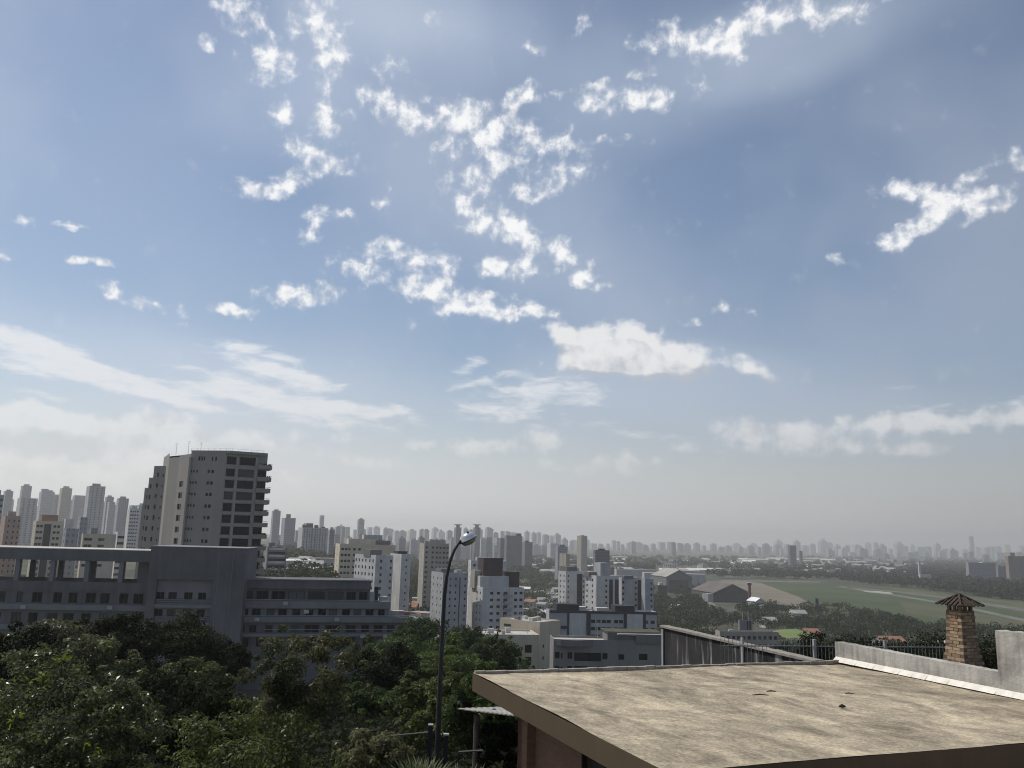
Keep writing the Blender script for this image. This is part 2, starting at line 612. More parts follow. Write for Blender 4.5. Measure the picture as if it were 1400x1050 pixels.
def far_wall(name, c, win, fx=3.0, fz=3.1, share=0.45):
    """wall of a building too far off for its windows to be told apart: soft rows of openings"""
    m = bpy.data.materials.new(name)
    m.use_nodes = True
    nt = m.node_tree
    N, L = nt.nodes, nt.links
    b = N['Principled BSDF']
    b.inputs['Roughness'].default_value = 0.85
    tc = N.new('ShaderNodeTexCoord')
    sp = N.new('ShaderNodeSeparateXYZ')
    L.new(tc.outputs['Object'], sp.inputs[0])

    def M(op, a, bb):
        n = N.new('ShaderNodeMath')
        n.operation = op
        for i, v in ((0, a), (1, bb)):
            if isinstance(v, (int, float)):
                n.inputs[i].default_value = v
            else:
                L.new(v, n.inputs[i])
        return n.outputs[0]
    fxv = M('FRACT', M('DIVIDE', M('ADD', sp.outputs[0], sp.outputs[1]), fx), 0)
    fzv = M('FRACT', M('DIVIDE', sp.outputs[2], fz), 0)
    mask = M('MULTIPLY', M('MULTIPLY', M('GREATER_THAN', fxv, 1 - share), M('GREATER_THAN', fzv, 0.5)), 0.75)
    gm = N.new('ShaderNodeNewGeometry')
    sn = N.new('ShaderNodeSeparateXYZ')
    L.new(gm.outputs['Normal'], sn.inputs[0])
    mask = M('MULTIPLY', mask, M('LESS_THAN', sn.outputs[2], 0.5))
    nz = N.new('ShaderNodeTexNoise')
    nz.inputs['Scale'].default_value = 0.08
    L.new(gm.outputs['Position'], nz.inputs['Vector'])
    oi = N.new('ShaderNodeObjectInfo')
    vr = M('ADD', M('MULTIPLY', oi.outputs['Random'], 0.5), M('MULTIPLY', nz.outputs[0], 0.5))
    hv = N.new('ShaderNodeHueSaturation')
    hv.inputs['Color'].default_value = (*c, 1)
    L.new(M('ADD', M('MULTIPLY', vr, 0.6), 0.65), hv.inputs['Value'])
    cm = N.new('ShaderNodeMix')
    cm.data_type = 'RGBA'
    L.new(mask, cm.inputs[0])
    L.new(hv.outputs[0], cm.inputs[6])
    cm.inputs[7].default_value = (*win, 1)
    L.new(cm.outputs[2], b.inputs['Base Color'])
    MATS[name] = m
    return m


WHITE = mat('white_plaster', (0.67, 0.655, 0.63), (0.42, 0.41, 0.40), 0.2, streak=0.5)
PALE = mat('pale_plaster', (0.48, 0.475, 0.475), (0.32, 0.32, 0.325), 0.2, streak=0.5)
CREAM = mat('cream_plaster', (0.62, 0.55, 0.42), (0.48, 0.42, 0.33), 0.12, streak=0.5)
BEIGE = mat('beige_plaster', (0.40, 0.37, 0.31), (0.30, 0.28, 0.24), 0.15, streak=0.5)
TAUPE = mat('taupe_plaster', (0.33, 0.305, 0.275), (0.26, 0.24, 0.215), 0.10, streak=0.55)
GREYB = mat('grey_blue_plaster', (0.165, 0.165, 0.174), (0.092, 0.092, 0.098), 0.22, streak=0.5)
GREYBL = mat('pale_grey_plaster', (0.235, 0.235, 0.245), (0.175, 0.175, 0.185), 0.15, streak=0.5)
GREY = mat('mid_grey_plaster', (0.19, 0.183, 0.178), (0.14, 0.135, 0.13), 0.15, streak=0.5)
GREYROOF = mat('grey_roof', (0.22, 0.215, 0.205), (0.13, 0.13, 0.125), 0.25)
LIGHTROOF = mat('light_roof', (0.55, 0.52, 0.47), (0.35, 0.33, 0.30), 0.2)
BROWN = mat('dark_brown_cladding', (0.075, 0.052, 0.048), (0.05, 0.036, 0.034), 0.3)
DARK = mat('charcoal_trim', (0.045, 0.043, 0.048), (0.03, 0.03, 0.033), 0.3)
BRICKR = mat('red_wall', (0.30, 0.17, 0.13), (0.22, 0.125, 0.10), 0.2)
STEEL = mat('galvanised_steel', (0.35, 0.36, 0.37), (0.25, 0.25, 0.26), 3.0, rough=0.45, spec=0.5)
GLASS = glass_mat('window_glass', (0.008, 0.009, 0.012), (0.10, 0.10, 0.10), 0.15)
GLASSC = glass_mat('curtained_glass', (0.02, 0.022, 0.026), (0.14, 0.14, 0.14), 0.5)
GLASSB = glass_mat('blue_glass', (0.03, 0.04, 0.065), (0.05, 0.07, 0.1), 0.4)

# unit window pane: 1 wide, 1 high, centred on x, base at z=0, 0.06 thick behind y=0
_mb = MB()
_mb.prism([(-.5, 0), (.5, 0), (.5, .06), (-.5, .06)], 0, 1, True, True)
PANE = {}
for _n, _m in (('d', GLASS), ('c', GLASSC), ('b', GLASSB)):
    PANE[_n] = _mb.mesh('window_pane', _m)
_mb = MB()
FW = 0.06
for (x0, x1, z0, z1) in ((-.5, -.5 + FW, 0, 1), (.5 - FW, .5, 0, 1), (-.5 + FW, .5 - FW, 0, FW), (-.5 + FW, .5 - FW, 1 - FW, 1), (-.02, .02, FW, 1 - FW)):
    _mb.prism([(x0, -.05), (x1, -.05), (x1, .0), (x0, .0)], z0, z1, True, True)
WFRAME = _mb.mesh('window_frame', mat('window_frame_paint', (0.05, 0.052, 0.06), None, 1.0, rough=0.5))
WFRAMEL = _mb.mesh('window_frame_pale', mat('white_frame_paint', (0.4, 0.4, 0.4), None, 1.0, rough=0.5))


def facade(mb, P, u, width, z0, z1, ops, depth=0.25, reveal_m=None):
    """wall face from P along u (seen from outside, left to right) with recessed openings (u0,u1,za,zb)"""
    u = Vector((u[0], u[1], 0)).normalized()
    inn = Vector((-u.y, u.x, 0))
    us = sorted(set([0.0, width] + [round(min(max(v, 0), width), 4) for o in ops for v in o[:2]]))
    zs = sorted(set([z0, z1] + [round(min(max(v, z0), z1), 4) for o in ops for v in o[2:4]]))
    base = Vector((P[0], P[1], 0))

    def pt(a, z, d=0.0):
        q = base + u * a + inn * d
        return (q.x, q.y, z)
    for j in range(len(zs) - 1):
        zc = (zs[j] + zs[j + 1]) / 2
        here = [o for o in ops if o[2] < zc < o[3]]
        i = 0
        start = None
        for i in range(len(us) - 1):
            uc = (us[i] + us[i + 1]) / 2
            hole = any(o[0] < uc < o[1] for o in here)
            if not hole and start is None:
                start = us[i]
            if hole and start is not None:
                mb.quad(pt(start, zs[j]), pt(us[i], zs[j]), pt(us[i], zs[j + 1]), pt(start, zs[j + 1]))
                start = None
        if start is not None:
            mb.quad(pt(start, zs[j]), pt(width, zs[j]), pt(width, zs[j + 1]), pt(start, zs[j + 1]))
    m0 = mb.m
    if reveal_m is not None:
        mb.m = reveal_m
    for o in ops:
        a, b, c, d = o[:4]
        mb.quad(pt(a, c), pt(b, c), pt(b, c, depth), pt(a, c, depth))
        mb.quad(pt(a, d, depth), pt(b, d, depth), pt(b, d), pt(a, d))
        mb.quad(pt(a, c), pt(a, c, depth), pt(a, d, depth), pt(a, d))
        mb.quad(pt(b, c, depth), pt(b, c), pt(b, d), pt(b, d, depth))
    mb.m = m0


def windows(root, P, u, ops, depth=0.25, kinds='d', framed=False, name='window', join=None):
    """a pane in each opening: an object each, or added to the mesh builder join"""
    u = Vector((u[0], u[1], 0)).normalized()
    inn = Vector((-u.y, u.x, 0))
    rz = math.atan2(u.y, u.x)
    base = Vector((P[0], P[1], 0))
    for o in ops:
        a, b, c, d = o[:4]
        k = o[4] if len(o) > 4 else random.choice(kinds)
        q = base + u * ((a + b) / 2) + inn * (depth - 0.07)
        if join is not None:
            e = u * ((b - a) / 2 + 0.01)
            i2 = inn * 0.06
            join.prism([q - e, q + e, q + e + i2, q - e + i2], c - .01, d + .01, True, True)
            continue
        loc = (q.x, q.y, c)
        if framed:
            w = put(name, WFRAME if framed != 'pale' else WFRAMEL, root, loc, rz, (b - a, 1, d - c))
            p = bpy.data.objects.new('pane', PANE[k])
            col.objects.link(p)
            p.parent = w
            p.location = (0, 0.005, 0)
        else:
            put(name, PANE[k], root, loc, rz, (b - a, 1, d - c))


def grid(width, ztop, n, fh, specs):
    """openings for n storeys below ztop; specs: (fraction along wall, window width, height[, sill above storey line])"""
    ops = []
    for i in range(n):
        zf = ztop - (i + 1) * fh
        for s in specs:
            w, h = s[1], s[2]
            sill = s[3] if len(s) > 3 else 1.0
            c = s[0] * width
            o = [c - w / 2, c + w / 2, zf + sill, zf + sill + h]
            if len(s) > 4:
                o.append(s[4])
            if o[0] > 0.1 and o[1] < width - 0.1:
                ops.append(tuple(o))
    return ops


def ground_z(x, y):
    r = math.hypot(x, y)
    a = math.degrees(math.atan2(x, y))

    def sm(e0, e1, v):
        t = min(1, max(0, (v - e0) / (e1 - e0)))
        return t * t * (3 - 2 * t)
    plat = 33.0 * (1 - sm(-13.0, -1.0, a)) if y > 0 else 33.0
    plat *= 1 - 0.25 * sm(300, 900, r) * sm(-16, -6, a)
    tab = [(0, 51.5), (14, 51), (30, 46.5), (80, 38), (160, 29.5), (260, 18), (380, 7), (520, 1.5), (700, 0), (1e6, 0)]
    for (r0, h0), (r1, h1) in zip(tab, tab[1:]):
        if r0 <= r < r1:
            near = h0 + (h1 - h0) * (r - r0) / (r1 - r0)
            break
    return max(near, plat * sm(60, 170, r))


def bld(name, label, cat, xl, xs, xr, ytop, d, yaw, wall, fh=3.0, nfl=8, left=(), right=(), topoff=1.2, par=0.8, roof=None,
        boxes=(), group=None, each=True, zb=None, kinds='ddddc', depth=0.25, framed=False, trims=(), glass=None, minz=None):
    """upright building seen corner-on: left end, near corner and right end by photo column, its two visible walls with openings"""
    yaw = max(yaw, math.degrees(math.atan((700 - xl) / FPX)) + 6)
    P = at(xs, ytop, d)
    e = Vector((math.cos(rad(yaw)), math.sin(rad(yaw)), 0))
    g = Vector((-e.y, e.x, 0))
    wr = along(P, e, xr)
    wl = min(along(P, g, xl), 1.3 * wr + 8)
    ztop = P.z
    c = P + e * wr / 2 + g * wl / 2
    if zb is None:
        zb = min(ground_z(P.x, P.y), ground_z(c.x, c.y)) - 1.5
    root = empty(name, (P.x + e.x * wr / 2 + g.x * wl / 2, P.y + e.y * wr / 2 + g.y * wl / 2, zb))
    tag(root, label, cat, group)
    mb = MB()
    A = P + g * wl          # left end of left wall
    zr = ztop - par
    zw0 = zb
    o_l = [o for o in grid(wl, ztop - topoff, nfl, fh, left) if o[2] > zb + 0.5]
    o_r = [o for o in grid(wr, ztop - topoff, nfl, fh, right) if o[2] > zb + 0.5]
    facade(mb, A, -g, wl, zw0, ztop, o_l, depth)
    facade(mb, P, e, wr, zw0, ztop, o_r, depth)
    Bk = P + e * wr
    facade(mb, Bk, g, wl, zw0, ztop, [], depth)
    facade(mb, Bk + g * wl, -e, wr, zw0, ztop, [], depth)
    # parapet ring and roof
    t = 0.25
    outer = [P, Bk, Bk + g * wl, A]
    inner = [P + e * t + g * t, Bk - e * t + g * t, Bk - e * t + g * (wl - t), A + e * t - g * t]
    for i in range(4):
        j = (i + 1) % 4
        mb.quad((outer[i].x, outer[i].y, ztop), (outer[j].x, outer[j].y, ztop), (inner[j].x, inner[j].y, ztop), (inner[i].x, inner[i].y, ztop))
        mb.quad((inner[j].x, inner[j].y, ztop), (inner[j].x, inner[j].y, zr), (inner[i].x, inner[i].y, zr), (inner[i].x, inner[i].y, ztop))
    mb.build('wall', wall, root, root.location)
    rb = MB()
    rb.quad(*[(p.x, p.y, zr) for p in inner])
    rf = rb.build('roof', roof or GREYROOF, root, root.location)
    for bx in boxes:     # fu along e, fv along g (fractions of centre), size, height above parapet, material
        fu, fv, w, dp, h = bx[:5]
        m = bx[5] if len(bx) > 5 else wall
        b2 = MB()
        q = P + e * wr * fu + g * wl * fv
        z0 = zr if len(bx) < 7 else ztop + bx[6]
        b2.box((q.x, q.y), e, g, w, dp, z0 - 0.05, ztop + h)
        b2.build('roof_house', m, rf, root.location)
    if each and wr > 6 and wl > 4:
        rr_ = random.Random(int(xl * 7 + d))
        for k in range(rr_.randint(2, 4)):
            q = P + e * wr * rr_.uniform(.12, .88) + g * wl * rr_.uniform(.2, .8)
            b2 = MB()
            h = rr_.uniform(.5, 1.5)
            b2.box((q.x, q.y), e, g, rr_.uniform(.8, 2.2), rr_.uniform(.8, 1.8), zr - .02, zr + h)
            b2.build('roof_tank', rr_.choice([GREYROOF, LIGHTROOF, WHITE]), rf, root.location)
        for k in range(rr_.randint(1, 3)):
            q = P + e * wr * rr_.uniform(.1, .9) + g * wl * rr_.uniform(.2, .8)
            b2 = MB()
            h = rr_.uniform(2.2, 5.0)
            b2.tube([(q.x, q.y, zr), (q.x, q.y, zr + h)], [.07, .04], 5)
            b2.tube([(q.x - .6, q.y, zr + h * .85), (q.x + .6, q.y, zr + h * .85)], [.04, .04], 4)
            b2.build('aerial', STEEL, rf, root.location)
    if each:
        windows(root, A, -g, o_l, depth, kinds, framed)
        windows(root, P, e, o_r, depth, kinds, framed)
    elif o_l or o_r:
        j = MB()
        windows(root, A, -g, o_l, depth, kinds, join=j)
        windows(root, P, e, o_r, depth, kinds, join=j)
        tag(j.build('windows', glass or GLASS, root, root.location), kind='stuff')
    return dict(root=root, P=P, e=e, g=g, wr=wr, wl=wl, ztop=ztop, A=A, zb=zb, roof=rf)


def trim(B, name, m, face, u0, u1, z0, z1, out=0.12, inn=0.0):
    """band or strip fixed on a wall of building B, proud by out; u as fractions, z in metres below the top"""
    P, u, w = (B['P'], B['e'], B['wr']) if face == 'r' else (B['A'], -B['g'], B['wl'])
    n = Vector((u.y, -u.x, 0))
    a = P + u * (u0 * w)
    b = P + u * (u1 * w)
    mb = MB()
    mb.prism([a + n * out, b + n * out, b - n * inn, a - n * inn], B['ztop'] - z1, B['ztop'] - z0, True, True)
    return mb.build(name, m, B['root'], B['root'].location)

# ------------------------------------------------------------------ the ground
def build_ground():
    radii = [0.5, 4, 8, 12, 16, 20, 26, 33, 42, 54, 68, 84, 102, 124, 150, 180, 215, 255, 300, 350, 410, 480, 560, 660, 780, 940, 1150, 1450, 1900, 2600, 3600, 5000, 7000, 9000]
    na = 144
    v, f = [], []
    for r in radii:
        for k in range(na):
            a = 2 * math.pi * k / na
            x, y = r * math.sin(a), r * math.cos(a)
            v.append((x, y, ground_z(x, y)))
    for i in range(len(radii) - 1):
        for k in range(na):
            k2 = (k + 1) % na
            f.append((i * na + k, (i + 1) * na + k, (i + 1) * na + k2, i * na + k2))
    f.append(tuple(range(na)))
    me = bpy.data.meshes.new('ground')
    me.from_pydata(v, [], f)
    bm = bmesh.new()
    bm.from_mesh(me)
    bmesh.ops.recalc_face_normals(bm, faces=bm.faces)
    bm.to_mesh(me)
    bm.free()
    me.polygons.foreach_set('use_smooth', [True] * len(me.polygons))
    m = mat('earth_and_scrub', (0.085, 0.082, 0.055), (0.030, 0.040, 0.020), 0.02, rough=0.95, contrast=(0.4, 0.62), detail=8)
    me.materials.append(m)
    o = bpy.data.objects.new('ground', me)
    col.objects.link(o)
    return tag(o, 'earth and scrub ground falling from the hill to the plain', kind='structure')


build_ground()


def sheet(name, pts, z, m, label, kind='structure', cat=None):
    mb = MB()
    mb.quad(*[(p[0], p[1], z) for p in pts])
    o = mb.build(name, m)
    bm = bmesh.new()
    bm.from_mesh(o.data)
    bmesh.ops.recalc_face_normals(bm, faces=bm.faces)
    for fc in bm.faces:
        if fc.normal.z < 0:
            fc.normal_flip()
    bm.to_mesh(o.data)
    bm.free()
    return tag(o, label, cat, kind=kind)


def zpts(pix, z=0.0):
    return [onz(x, y, z) for x, y in pix]


GRASS = mat('airfield_grass', (0.058, 0.072, 0.026), (0.032, 0.050, 0.016), 0.012, rough=0.95, contrast=(0.35, 0.68), detail=9)
DRYGRASS = mat('dry_grass', (0.095, 0.088, 0.045), (0.058, 0.064, 0.028), 0.02, rough=0.95, detail=9)
CONC = mat('pale_concrete', (0.165, 0.155, 0.13), (0.115, 0.112, 0.09), 0.05, rough=0.9)
ASPH = mat('worn_asphalt', (0.14, 0.135, 0.12), (0.10, 0.098, 0.085), 0.05, rough=0.9)
DIRT = mat('bare_dirt', (0.19, 0.16, 0.12), (0.13, 0.11, 0.082), 0.03, rough=0.95)
field = zpts([(985, 796), (1020, 794.5), (1080, 795), (1140, 797), (1200, 801), (1260, 806), (1330, 815), (1400, 823), (1520, 838), (1720, 866), (1720, 930), (1480, 884),
              (1400, 872), (1330, 868), (1260, 862), (1200, 850), (1150, 842), (1100, 836), (1040, 830), (1000, 822)])
sheet('airfield', field, 0.30, GRASS, 'wide green grass airfield on the plain beyond the trees', 'structure')
sheet('dry_strip', zpts([(1215, 803), (1300, 812.5), (1400, 824.5), (1720, 868), (1720, 893), (1400, 838), (1300, 820), (1226, 808)], .32), 0.32, DRYGRASS,
      'strip of yellowing grass along the far side of the airfield')
sheet('dry_strip', zpts([(1230, 822), (1300, 832), (1400, 850), (1560, 876), (1560, 890), (1400, 862), (1310, 848), (1240, 838)], .32), 0.32, DRYGRASS,
      'patch of yellowing grass on the near half of the airfield')
sheet('runway', zpts([(1160, 802.6), (1230, 808.6), (1300, 817.4), (1400, 832), (1720, 884), (1720, 890), (1400, 835.5), (1300, 819.6), (1228, 810), (1158, 803.6)], .36), 0.36, ASPH, 'narrow grey runway crossing the airfield')
sheet('taxiway', zpts([(1150, 801.2), (1180, 806), (1225, 813), (1300, 825), (1400, 846), (1720, 908), (1720, 917), (1400, 850), (1300, 827.6), (1222, 814.4), (1176, 807.4), (1146, 802)], .36), 0.36, CONC,
      'pale taxiway curving across the airfield')
sheet('concrete_pad', zpts([(1178, 807.4), (1200, 808), (1219, 810.2), (1221, 811.8), (1205, 811.4), (1184, 809.4)], .42), 0.42, mat('bright_concrete', (0.36, 0.345, 0.32), (0.26, 0.25, 0.23), 0.05),
      'bright concrete pad where the taxiway bends')
sheet('apron', zpts([(975, 795), (1010, 794), (1040, 797), (1062, 805), (1090, 815), (1112, 827), (1108, 833), (1070, 833), (1040, 829), (1020, 815), (992, 802)], .34), 0.34, DIRT, 'bare pale apron along the near edge of the airfield')
sheet('perimeter_road', zpts([(985, 793.4), (1040, 793.6), (1120, 795.4), (1120, 796.4), (1040, 795), (985, 795)], .36), 0.36, CONC, 'pale perimeter road at the far edge of the grass')
sheet('sports_field', zpts([(1062, 868), (1088, 866), (1108, 872), (1112, 878), (1075, 880), (1058, 873)], 6.0), 9.0, mat('bright_grass', (0.15, 0.19, 0.055), (0.10, 0.14, 0.04), 0.03),
      'small bright green lawn among the trees below the fence')
sheet('access_road', zpts([(962, 818), (972, 822), (985, 834), (1000, 842), (992, 846), (975, 838), (962, 826)], 0.0), 0.38, DIRT, 'dirt road beside the brown hangar')


# ------------------------------------------------------------------ the house with the flat roof, in front
E1 = Vector((math.cos(rad(20.5)), math.sin(rad(20.5)), 0))
E2 = Vector((E1.y, -E1.x, 0))                      # towards the camera
SA = Vector((-0.56, 16.40, 0))                     # far left corner of the slab
SZ = 57.5
SW, SD = 8.55, 6.9


def sp_(u, v, z=0.0):
    q = SA + E1 * u + E2 * v
    return Vector((q.x, q.y, z))


def slab_mat():
    m = bpy.data.materials.new('weathered_roof_slab')
    m.use_nodes = True
    N, L = m.node_tree.nodes, m.node_tree.links
    b = N['Principled BSDF']
    b.inputs['Roughness'].default_value = 0.9
    b.inputs['Specular IOR Level'].default_value = 0.2
    g = N.new('ShaderNodeNewGeometry')
    def lay(rot, sc, scale, detail, rough, dist):
        mp = N.new('ShaderNodeMapping')
        mp.vector_type = 'TEXTURE'
        mp.inputs['Rotation'].default_value = (0, 0, rad(rot))
        mp.inputs['Scale'].default_value = (sc[0], sc[1], 1)
        L.new(g.outputs['Position'], mp.inputs[0])
        nn = N.new('ShaderNodeTexNoise')
        nn.inputs['Scale'].default_value = scale
        nn.inputs['Detail'].default_value = detail
        nn.inputs['Roughness'].default_value = rough
        nn.inputs['Distortion'].default_value = dist
        L.new(mp.outputs[0], nn.inputs[0])
        return nn.outputs[0]

    def mth(op, x, y):
        nn = N.new('ShaderNodeMath')
        nn.operation = op
        for i, v in ((0, x), (1, y)):
            if isinstance(v, float):
                nn.inputs[i].default_value = v
            else:
                L.new(v, nn.inputs[i])
        return nn.outputs[0]
    broad = lay(-60, (2.6, 1.3), 1.0, 10, 0.68, 1.6)
    wipe1 = lay(-66, (2.6, 0.42), 1.0, 6, 0.65, 0.7)
    wipe2 = lay(-28, (1.9, 0.4), 1.0, 6, 0.65, 0.8)
    n1 = type('o', (), {'outputs': [mth('ADD', mth('ADD', mth('MULTIPLY', broad, 0.58), mth('MULTIPLY', wipe1, 0.22)), mth('MULTIPLY', wipe2, 0.20))]})
    n2 = N.new('ShaderNodeTexNoise')
    n2.inputs['Scale'].default_value = 2.4
    n2.inputs['Detail'].default_value = 9
    n2.inputs['Roughness'].default_value = 0.7
    L.new(g.outputs['Position'], n2.inputs[0])
    n3 = N.new('ShaderNodeTexNoise')
    n3.inputs['Scale'].default_value = 22
    n3.inputs['Detail'].default_value = 4
    L.new(g.outputs['Position'], n3.inputs[0])
    r1 = N.new('ShaderNodeValToRGB')
    r1.color_ramp.elements[0].position = 0.37
    r1.color_ramp.elements[0].color = (0.19, 0.16, 0.118, 1)
    r1.color_ramp.elements[1].position = 0.645
    r1.color_ramp.elements[1].color = (0.63, 0.54, 0.39, 1)
    e = r1.color_ramp.elements.new(0.5)
    e.color = (0.39, 0.332, 0.245, 1)
    L.new(n1.outputs[0], r1.inputs[0])
    r2 = N.new('ShaderNodeValToRGB')
    r2.color_ramp.elements[0].position = 0.36
    r2.color_ramp.elements[0].color = (0.62, 0.62, 0.62, 1)
    r2.color_ramp.elements[1].position = 0.62
    r2.color_ramp.elements[1].color = (1.12, 1.1, 1.05, 1)
    L.new(n2.outputs[0], r2.inputs[0])
    mx = N.new('ShaderNodeMix')
    mx.data_type = 'RGBA'
    mx.blend_type = 'MULTIPLY'
    mx.inputs[0].default_value = 0.85
    L.new(r1.outputs[0], mx.inputs[6])
    L.new(r2.outputs[0], mx.inputs[7])
    m2 = N.new('ShaderNodeMix')
    m2.data_type = 'RGBA'
    m2.blend_type = 'MULTIPLY'
    m2.inputs[0].default_value = 0.8
    r3 = N.new('ShaderNodeMapRange')
    r3.inputs[1].default_value, r3.inputs[2].default_value = 0.3, 0.7
    r3.inputs[3].default_value, r3.inputs[4].default_value = 0.6, 1.25
    L.new(n3.outputs[0], r3.inputs[0])
    L.new(mx.outputs[2], m2.inputs[6])
    L.new(r3.outputs[0], m2.inputs[7])
    L.new(m2.outputs[2], b.inputs['Base Color'])
    bp = N.new('ShaderNodeBump')
    bp.inputs['Strength'].default_value = 0.5
    bp.inputs['Distance'].default_value = 0.012
    ad = N.new('ShaderNodeMath')
    ad.operation = 'ADD'
    L.new(n2.outputs[0], ad.inputs[0])
    L.new(n3.outputs[0], ad.inputs[1])
    L.new(ad.outputs[0], bp.inputs['Height'])
    L.new(bp.outputs[0], b.inputs['Normal'])
    return m


def brick_mat(name, c1, c2, mortar, scale):
    m = bpy.data.materials.new(name)
    m.use_nodes = True
    N, L = m.node_tree.nodes, m.node_tree.links
    b = N['Principled BSDF']
    b.inputs['Roughness'].default_value = 0.9
    tc = N.new('ShaderNodeNewGeometry')
    sp = N.new('ShaderNodeSeparateXYZ')
    L.new(tc.outputs['Position'], sp.inputs[0])
    ad = N.new('ShaderNodeMath')
    ad.operation = 'SUBTRACT'
    L.new(sp.outputs[0], ad.inputs[0])
    L.new(sp.outputs[1], ad.inputs[1])
    cb = N.new('ShaderNodeCombineXYZ')
    L.new(ad.outputs[0], cb.inputs[0])
    L.new(sp.outputs[2], cb.inputs[1])
    bt = N.new('ShaderNodeTexBrick')
    bt.inputs['Color1'].default_value = (*c1, 1)
    bt.inputs['Color2'].default_value = (*c2, 1)
    bt.inputs['Mortar'].default_value = (*mortar, 1)
    bt.inputs['Scale'].default_value = scale
    bt.inputs['Mortar Size'].default_value = 0.018
    bt.inputs['Brick Width'].default_value = 0.5
    bt.inputs['Row Height'].default_value = 0.16
    L.new(cb.outputs[0], bt.inputs[0])
    L.new(bt.outputs[0], b.inputs['Base Color'])
    bp = N.new('ShaderNodeBump')
    bp.inputs['Strength'].default_value = 0.5
    bp.inputs['Distance'].default_value = 0.01
    bp.invert = True
    L.new(bt.outputs[1], bp.inputs['Height'])
    L.new(bp.outputs[0], b.inputs['Normal'])
    return m


def build_house():
    root = empty('brick_house', (*sp_(SW / 2, SD / 2)[:2], ground_z(4, 14)))
    tag(root, 'red brick house under a wide flat stained concrete roof slab', 'house')
    FASC = mat('brown_fascia_paint', (0.105, 0.074, 0.044), (0.082, 0.057, 0.034), 1.5, streak=0.4, rough=0.7)
    th = 0.32
    bm = bmesh.new()
    n = 48
    gridv = []
    for i in range(n + 1):
        row = []
        for j in range(n + 1):
            u, v = -.022 + (SW + .022) * i / n, -.022 + (SD + .044) * j / n
            p = sp_(u, v, SZ)
            edge = min(u, v, SD - v)
            dz = 0.012 * math.sin(u * 1.3 + v * 0.7) + 0.010 * math.sin(v * 1.9 - u) + (0.02 if edge < 0.1 else 0) + random.uniform(-.002, .002)
            row.append(bm.verts.new((p.x, p.y, SZ + dz - 0.02)))
        gridv.append(row)
    for i in range(n):
        for j in range(n):
            bm.faces.new((gridv[i][j], gridv[i][j + 1], gridv[i + 1][j + 1], gridv[i + 1][j]))
    bmesh.ops.recalc_face_normals(bm, faces=bm.faces)
    for fc in bm.faces:
        if fc.normal.z < 0:
            fc.normal_flip()
    me = bpy.data.meshes.new('roof_slab')
    bm.to_mesh(me)
    bm.free()
    me.materials.append(slab_mat())
    me.polygons.foreach_set('use_smooth', [True] * len(me.polygons))
    o = bpy.data.objects.new('roof_slab', me)
    col.objects.link(o)
    o.parent = root
    o.location = -root.location
    tag(o, 'stained buff concrete roof slab')
    f = MB()
    c = [sp_(0, SD), sp_(SW, SD), sp_(SW, 0), sp_(0, 0)]
    f.prism([sp_(-.02, SD + .02), sp_(SW, SD + .02), sp_(SW, -.02), sp_(-.02, -.02)], SZ - th, SZ - 0.008, False, True)
    fo = f.build('fascia', FASC, root, root.location)
    # thin raised lip of mortar along the far edge
    lp = MB()
    for k in range(40):
        u0, u1 = SW * k / 40, SW * (k + 1) / 40 - 0.004
        h = 0.025 + 0.02 * random.random()
        w = 0.08 + .03 * random.random()
        lp.prism([sp_(u0, w), sp_(u1, w), sp_(u1, 0), sp_(u0, 0)], SZ - .03, SZ + h, True)
    lp.build('mortar_lip', mat('pale_mortar', (0.36, 0.33, 0.27), (0.2, 0.18, 0.15), 4.0, bump=0.4), root, root.location)
    # brick walls below, set in under the eaves: piers, panels and tall window on the left side
    BW = brick_mat('house_brick', (0.30, 0.150, 0.090), (0.24, 0.118, 0.072), (0.24, 0.15, 0.10), 2.6)
    zb = 50.0
    zt = SZ - th
    w = MB()
    IN = 0.62
    # far wall and right wall, plain
    w.prism([sp_(IN, 0.95), sp_(SW - .3, 0.95), sp_(SW - .3, 0.75), sp_(IN, 0.75)], zb, zt, False)
    w.prism([sp_(SW - .5, SD - .5), sp_(SW - .3, SD - .5), sp_(SW - .3, .95), sp_(SW - .5, .95)], zb, zt, False)
    w.prism([sp_(IN, SD - .4), sp_(SW - .3, SD - .4), sp_(SW - .3, SD - .6), sp_(IN, SD - .6)], zb, zt, False)
    w.build('brick_wall', BW, root, root.location)
    segs = [('brick_pier', 0.75, 1.20, 0.0), ('brick_panel', 1.20, 1.92, 0.16), ('brick_panel', 1.92, 3.35, 0.08), ('brick_panel', 4.12, 4.75, 0.08), ('brick_panel', 4.75, 5.1, 0.2), ('brick_pier', 5.1, SD - .4, 0.02)]
    for nm, v0, v1, back in segs:
        s = MB()
        s.prism([sp_(IN + back, v1 - .004), sp_(IN + back + .2, v1 - .004), sp_(IN + back + .2, v0), sp_(IN + back, v0)], zb, zt, False)
        s.build(nm, BW, root, root.location)
    s = MB()
    s.prism([sp_(IN + .02, 3.35 + .03), sp_(IN + .1, 3.38), sp_(IN + .1, 3.35), sp_(IN + .02, 3.35)], zb, zt, False)
    s.prism([sp_(IN + .02, 4.12), sp_(IN + .1, 4.12), sp_(IN + .1, 4.09), sp_(IN + .02, 4.09)], zb, zt, False)
    wf = s.build('window', mat('dark_window_frame', (0.035, 0.032, 0.03)), root, root.location)
    s = MB()
    s.prism([sp_(IN + .16, 4.09), sp_(IN + .19, 4.09), sp_(IN + .19, 3.38), sp_(IN + .16, 3.38)], zb, zt, False)
    s.build('pane', GLASS, wf, root.location)
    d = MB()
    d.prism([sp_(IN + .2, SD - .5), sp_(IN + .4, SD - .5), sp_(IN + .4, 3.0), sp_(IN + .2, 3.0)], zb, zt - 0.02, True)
    d.build('inner_wall', DARK, root, root.location)
